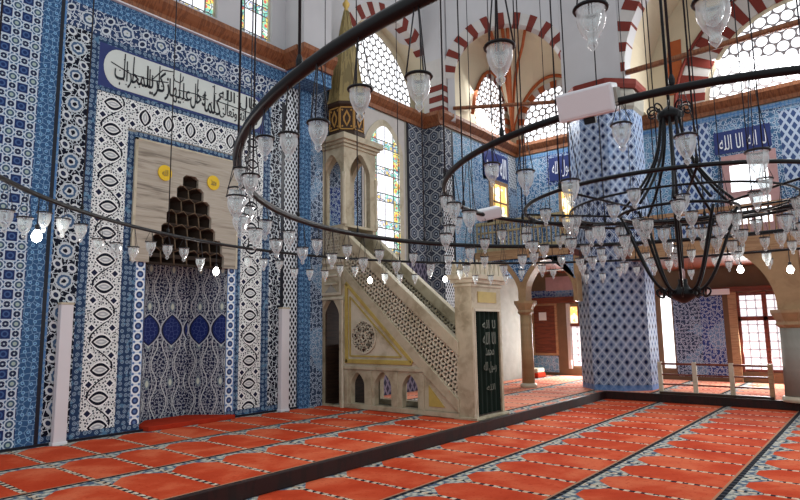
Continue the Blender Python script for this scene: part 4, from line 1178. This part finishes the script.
def put_far(p, drop, label, group, s=.9):
    o = bpy.data.objects.new('glass_lamp', far_mesh(drop, s)); COL.objects.link(o); o.location = p
    tag(o, label, 'lamp', group); return o
def on_cam(p):                                                # is the point inside the photograph's view
    v = Vector(p) - Vector((0, -8.63, 1.44)); c = Vector((v.dot(right), v.dot(down), v.dot(fwd)))
    return c.z > .3 and abs(c.x / c.z * 590) < 440 and -330 < c.y / c.z * 590 < 280
near = {156: ('hanging glass lamp left of the pulpit, lowest on the bend of the near hoop', .24), 164.5: ('hanging glass lamp just right of the black on white inscription', .20), 168.5: ('hanging glass lamp in front of the blue band beside the pulpit spire', .22), 172.75: ('hanging glass lamp in front of the painted drum of the pulpit spire', .18),
        177.25: ('hanging glass lamp before the lower right of the honeycomb lunette', .22), 182: ('hanging glass lamp in front of the striped exedra arch', .22), 186.25: ('large hanging glass lamp high above the blue tiled pier', .20), 190.75: ('largest hanging glass lamp, top right, beside the wide honeycomb window', .26)}
for a, (lab, dr_) in near.items(): put_near(rp('A', a), dr_, lab)
for i in range(80):
    a = (196 + i * 4.5) % 360
    if any(abs((a - b + 180) % 360 - 180) < 4.0 for b in near): continue
    p = rp('A', a)
    if not on_cam(p - Vector((0, 0, .3))): continue
    far = (p - Vector((0, -8.63, 1.44))).length > 3.0
    if far: put_far(p, (.12, .22)[i % 2], 'small glass oil lamp hanging from the far half of the wide near hoop', 'lamps on the far half of the wide near hoop')
    else: put_near(p, (.14, .24)[i % 2], 'glass oil lamp hanging from the near half of the wide hoop', .62, 'lamps on the near half of the wide hoop')
BULBS = {133.: .26, 102.: .28, 72.: .26, 57.: .22}
for i in range(120):
    a = i * 3.0
    if a in BULBS: continue
    p = rp('B', a)
    if not on_cam(p - Vector((0, 0, .3))): continue
    if i % 2 and random.random() < .35: continue
    put_far(p, (.10, .18)[(i * 7 // 3) % 2], 'small glass oil lamp hanging from the outermost iron hoop', 'lamps on the outermost hoop')
for n, st_, grp in (('C', 8.6, 'mid-sized hoop'), ('D', 12., 'small centre hoop')):
    for i in range(int(360 / st_)):
        p = rp(n, i * st_ + 2)
        if not on_cam(p - Vector((0, 0, .3))): continue
        put_far(p, (.10, .20, .30)[i % 3], 'glass oil lamp hanging from the %s of the chandelier' % grp, 'lamps on the ' + grp, .78)
# bulbs
def bulb(p, drop, label, e=8.):
    o = empty('light_bulb', p)
    MB().lathe([(.004, 0), (.004, -drop + .06), (.016, -drop + .055), (.016, -drop + .02)], (0, 0, 0), 8).done('lamp_holder', 'wire', o)
    MB().lathe([(.014, -drop + .02), (.030, -drop - .01), (.034, -drop - .03), (.024, -drop - .055), (.004, -drop - .066)], (0, 0, 0), 14).done('glass_globe', 'bulb', o)
    l = bpy.data.lights.new('bulb_light', 'POINT'); l.energy = e; l.shadow_soft_size = .04; l.color = (1, .96, .9)
    lo = bpy.data.objects.new('bulb_light', l); COL.objects.link(lo); lo.parent = o; lo.location = (0, 0, -drop - .1)
    tag(o, label, 'bulb')
bulb(rp('B', 133.), .26, 'glowing white bulb hanging before the blue tiles at the far left')
bulb(rp('B', 102.), .28, 'glowing bulb hanging at the lower right corner of the mihrab marble')
bulb(rp('B', 72.), .26, 'glowing bulb hanging before the pierced stair balustrade of the pulpit')
bulb(rp('B', 57.), .22, 'glowing bulb hanging just above the far handrail of the pulpit')
bulb(rp('A', 7.25), .36, 'glowing bulb hanging above the red framed window on the right')
bulb(rp('A', 358.75), .40, 'glowing bulb hanging above the grey column at the right edge')
# white box lights on the mid-sized hoop
def boxlight(p, dirv, L, H, D, label):
    o = empty('box_light', p)
    MB().box(-L / 2, L / 2, -D / 2, D / 2, -H / 2, H / 2).done('housing', 'whiteplastic', o, .008)
    MB().box(-L / 2 + .012, L / 2 - .012, -D / 2 - .004, -D / 2, -H / 2 + .012, H / 2 - .012).done('front_cover', 'whitepaint', o)
    MB().box(-.025, .025, -.015, .015, -H / 2 - .03, -H / 2).done('bracket', 'iron', o)
    MB().box(L / 2, L / 2 + .012, -D * .3, D * .3, -H * .3, H * .3).done('end_cap', 'greystone', o)
    o.rotation_euler = dirv; tag(o, label, 'light fixture')
boxlight(rp('C', 177.7, .03), (.30, 0, math.radians(-88)), .25, .125, .10, 'larger white box light on the mid-sized hoop in front of the pier top')
boxlight(rp('C', 85.5, .02), (.3, math.radians(-12), math.radians(-48)), .19, .09, .13, 'smaller white box light on the far side of the mid-sized hoop')

# ---- scrolled iron centre
HX, HY = 4.86, -7.46
ce = empty('chandelier_centre', (HX, HY, 1.66))
tag(ce, 'scrolled black iron chandelier centre with flaring rods hanging before the pier', 'chandelier')
zz = -1.66
MB().tube([(0, 0, .10), (0, 0, 8.0)], .012, 6).done('stem', 'iron', ce)
MB().lathe([(.02, -.06), (.07, -.03), (.10, 0), (.10, .02), (.05, .05), (.03, .09), (.035, .12)], (0, 0, 0), 16).done('bottom_boss', 'iron', ce)
MB().lathe([(.02, .0), (.022, .07), (.012, .09)], (-.0, -.0, .11), 12).done('candle_socket', 'pink', ce)
def bez(p0, p1, p2, p3, n=14):
    o = []
    for i in range(n + 1):
        t = i / n; u = 1 - t; o.append(Vector(p0) * u ** 3 + Vector(p1) * 3 * u * u * t + Vector(p2) * 3 * u * t * t + Vector(p3) * t ** 3)
    return o
for i in range(10):
    t = 2 * PI * i / 10 + .2; c_, s_ = math.cos(t), math.sin(t)
    P_ = lambda r, z: Vector((r * c_, r * s_, z))
    MB().tube(bez(P_(.08, .03), P_(.22, .0), P_(.30, .35), P_(.42, .62)), .011, 6).done('curved_arm', 'iron', ce)
    sp = [P_(.10 + .07 * k / 30 * math.cos(k * .42) + .06, -.02 + .05 * math.sin(k * .42) * (1 - k / 40) + .04) for k in range(26)]
    MB().tube(sp, .007, 5).done('scroll', 'iron', ce)
    MB().tube(bez(P_(.07, 1.42), P_(.09, 1.2), P_(.10, 1.0), P_(.40, .68)), .011, 6).done('flaring_rod', 'iron', ce)
    sp = []
    for k in range(30):
        a = k / 29 * 2.1 * PI; rr = .052 * (1 - k / 40); sp.append(P_(.13 + rr * math.cos(a + PI), 1.46 + rr * math.sin(a)))
    MB().tube(sp, .007, 5).done('crown_scroll', 'iron', ce)
MB().tube([(.42 * math.cos(2 * PI * i / 40), .42 * math.sin(2 * PI * i / 40), .64) for i in range(40)], .012, 6, True).done('inner_hoop', 'iron', ce)
MB().lathe([(.02, 1.36), (.09, 1.40), (.09, 1.44), (.02, 1.5)], (0, 0, 0), 14).done('crown', 'iron', ce)
for i in range(8):
    t = 2 * PI * i / 8 + .35
    MB().tube([(.42 * math.cos(t), .42 * math.sin(t), .64), (1.19 * math.cos(t) + .07, 1.19 * math.sin(t) + .02, .73)], .009, 5).done('spoke', 'iron', ce)
for i in range(14):
    t = 2 * PI * i / 14; put_far(Vector((HX + .42 * math.cos(t), HY + .42 * math.sin(t), 1.66 + .62)), (.05, .15)[i % 2], 'glass oil lamp hanging from the innermost hoop of the scrolled centre', 'lamps on the innermost hoop', .82)
for i in range(22):
    t = 2 * PI * i / 22; put_far(Vector((HX + .80 * math.cos(t), HY + .80 * math.sin(t), 1.66 + .68)), (.06, .20)[i % 2], 'glass oil lamp hanging from the spokes of the chandelier centre', 'lamps on the spokes', .82)
MB().tube([(.80 * math.cos(2 * PI * i / 60), .80 * math.sin(2 * PI * i / 60), .685) for i in range(60)], .009, 6, True).done('lamp_hoop', 'iron', ce)

# dome ring far above
dr2 = MB(); 
for i in range(24):
    a0, a1 = math.radians(20 + i * 2.2), math.radians(20 + (i + 1) * 2.2); rr = 5.6; cx_, cy_ = 6.2, -4.3
    q = lambda a, r_, z: (cx_ + r_ * math.cos(a), cy_ + r_ * math.sin(a), z)
    dr2.prism([q(a0, rr, 9.55), q(a1, rr, 9.55), q(a1, rr + .3, 9.55), q(a0, rr + .3, 9.55)], (0, 0, .3))
#struct(dr2.done('trim_23', 'greystone'))
dr2.bm.free()

# ================================================================== LIGHT
wd = bpy.data.worlds.new('World'); S.world = wd; wd.use_nodes = True
bg = wd.node_tree.nodes['Background']; bg.inputs[0].default_value = (.90, .95, 1.0, 1); bg.inputs[1].default_value = .72
def area(name, loc, look, sx, sy, e, col=(1, 1, 1)):
    l = bpy.data.lights.new(name, 'AREA'); l.shape = 'RECTANGLE'; l.size = sx; l.size_y = sy; l.energy = e; l.color = col
    o = bpy.data.objects.new(name, l); COL.objects.link(o); o.location = loc
    o.rotation_euler = (Vector(look) - Vector(loc)).to_track_quat('-Z', 'Y').to_euler(); return o
area('window_daylight', (LX - .12, -6.4, 1.3), (10, -6, 0), 1.1, 1.9, 150)
area('window_daylight', (LX - .12, -1.85, 1.2), (12, -3, 0), 1.0, 1.8, 190)
area('window_daylight', (15.3, -7.8, 7.6), (8, -6, 0), 3.6, 1.8, 420)
area('window_daylight', (14.2, -1.0, 7.6), (10, -5, 0), 2., 1.6, 130)
S.view_settings.view_transform = 'Standard'; S.view_settings.look = 'None'; S.view_settings.gamma = 1; S.view_settings.use_curve_mapping = False
S.view_settings.exposure = .26
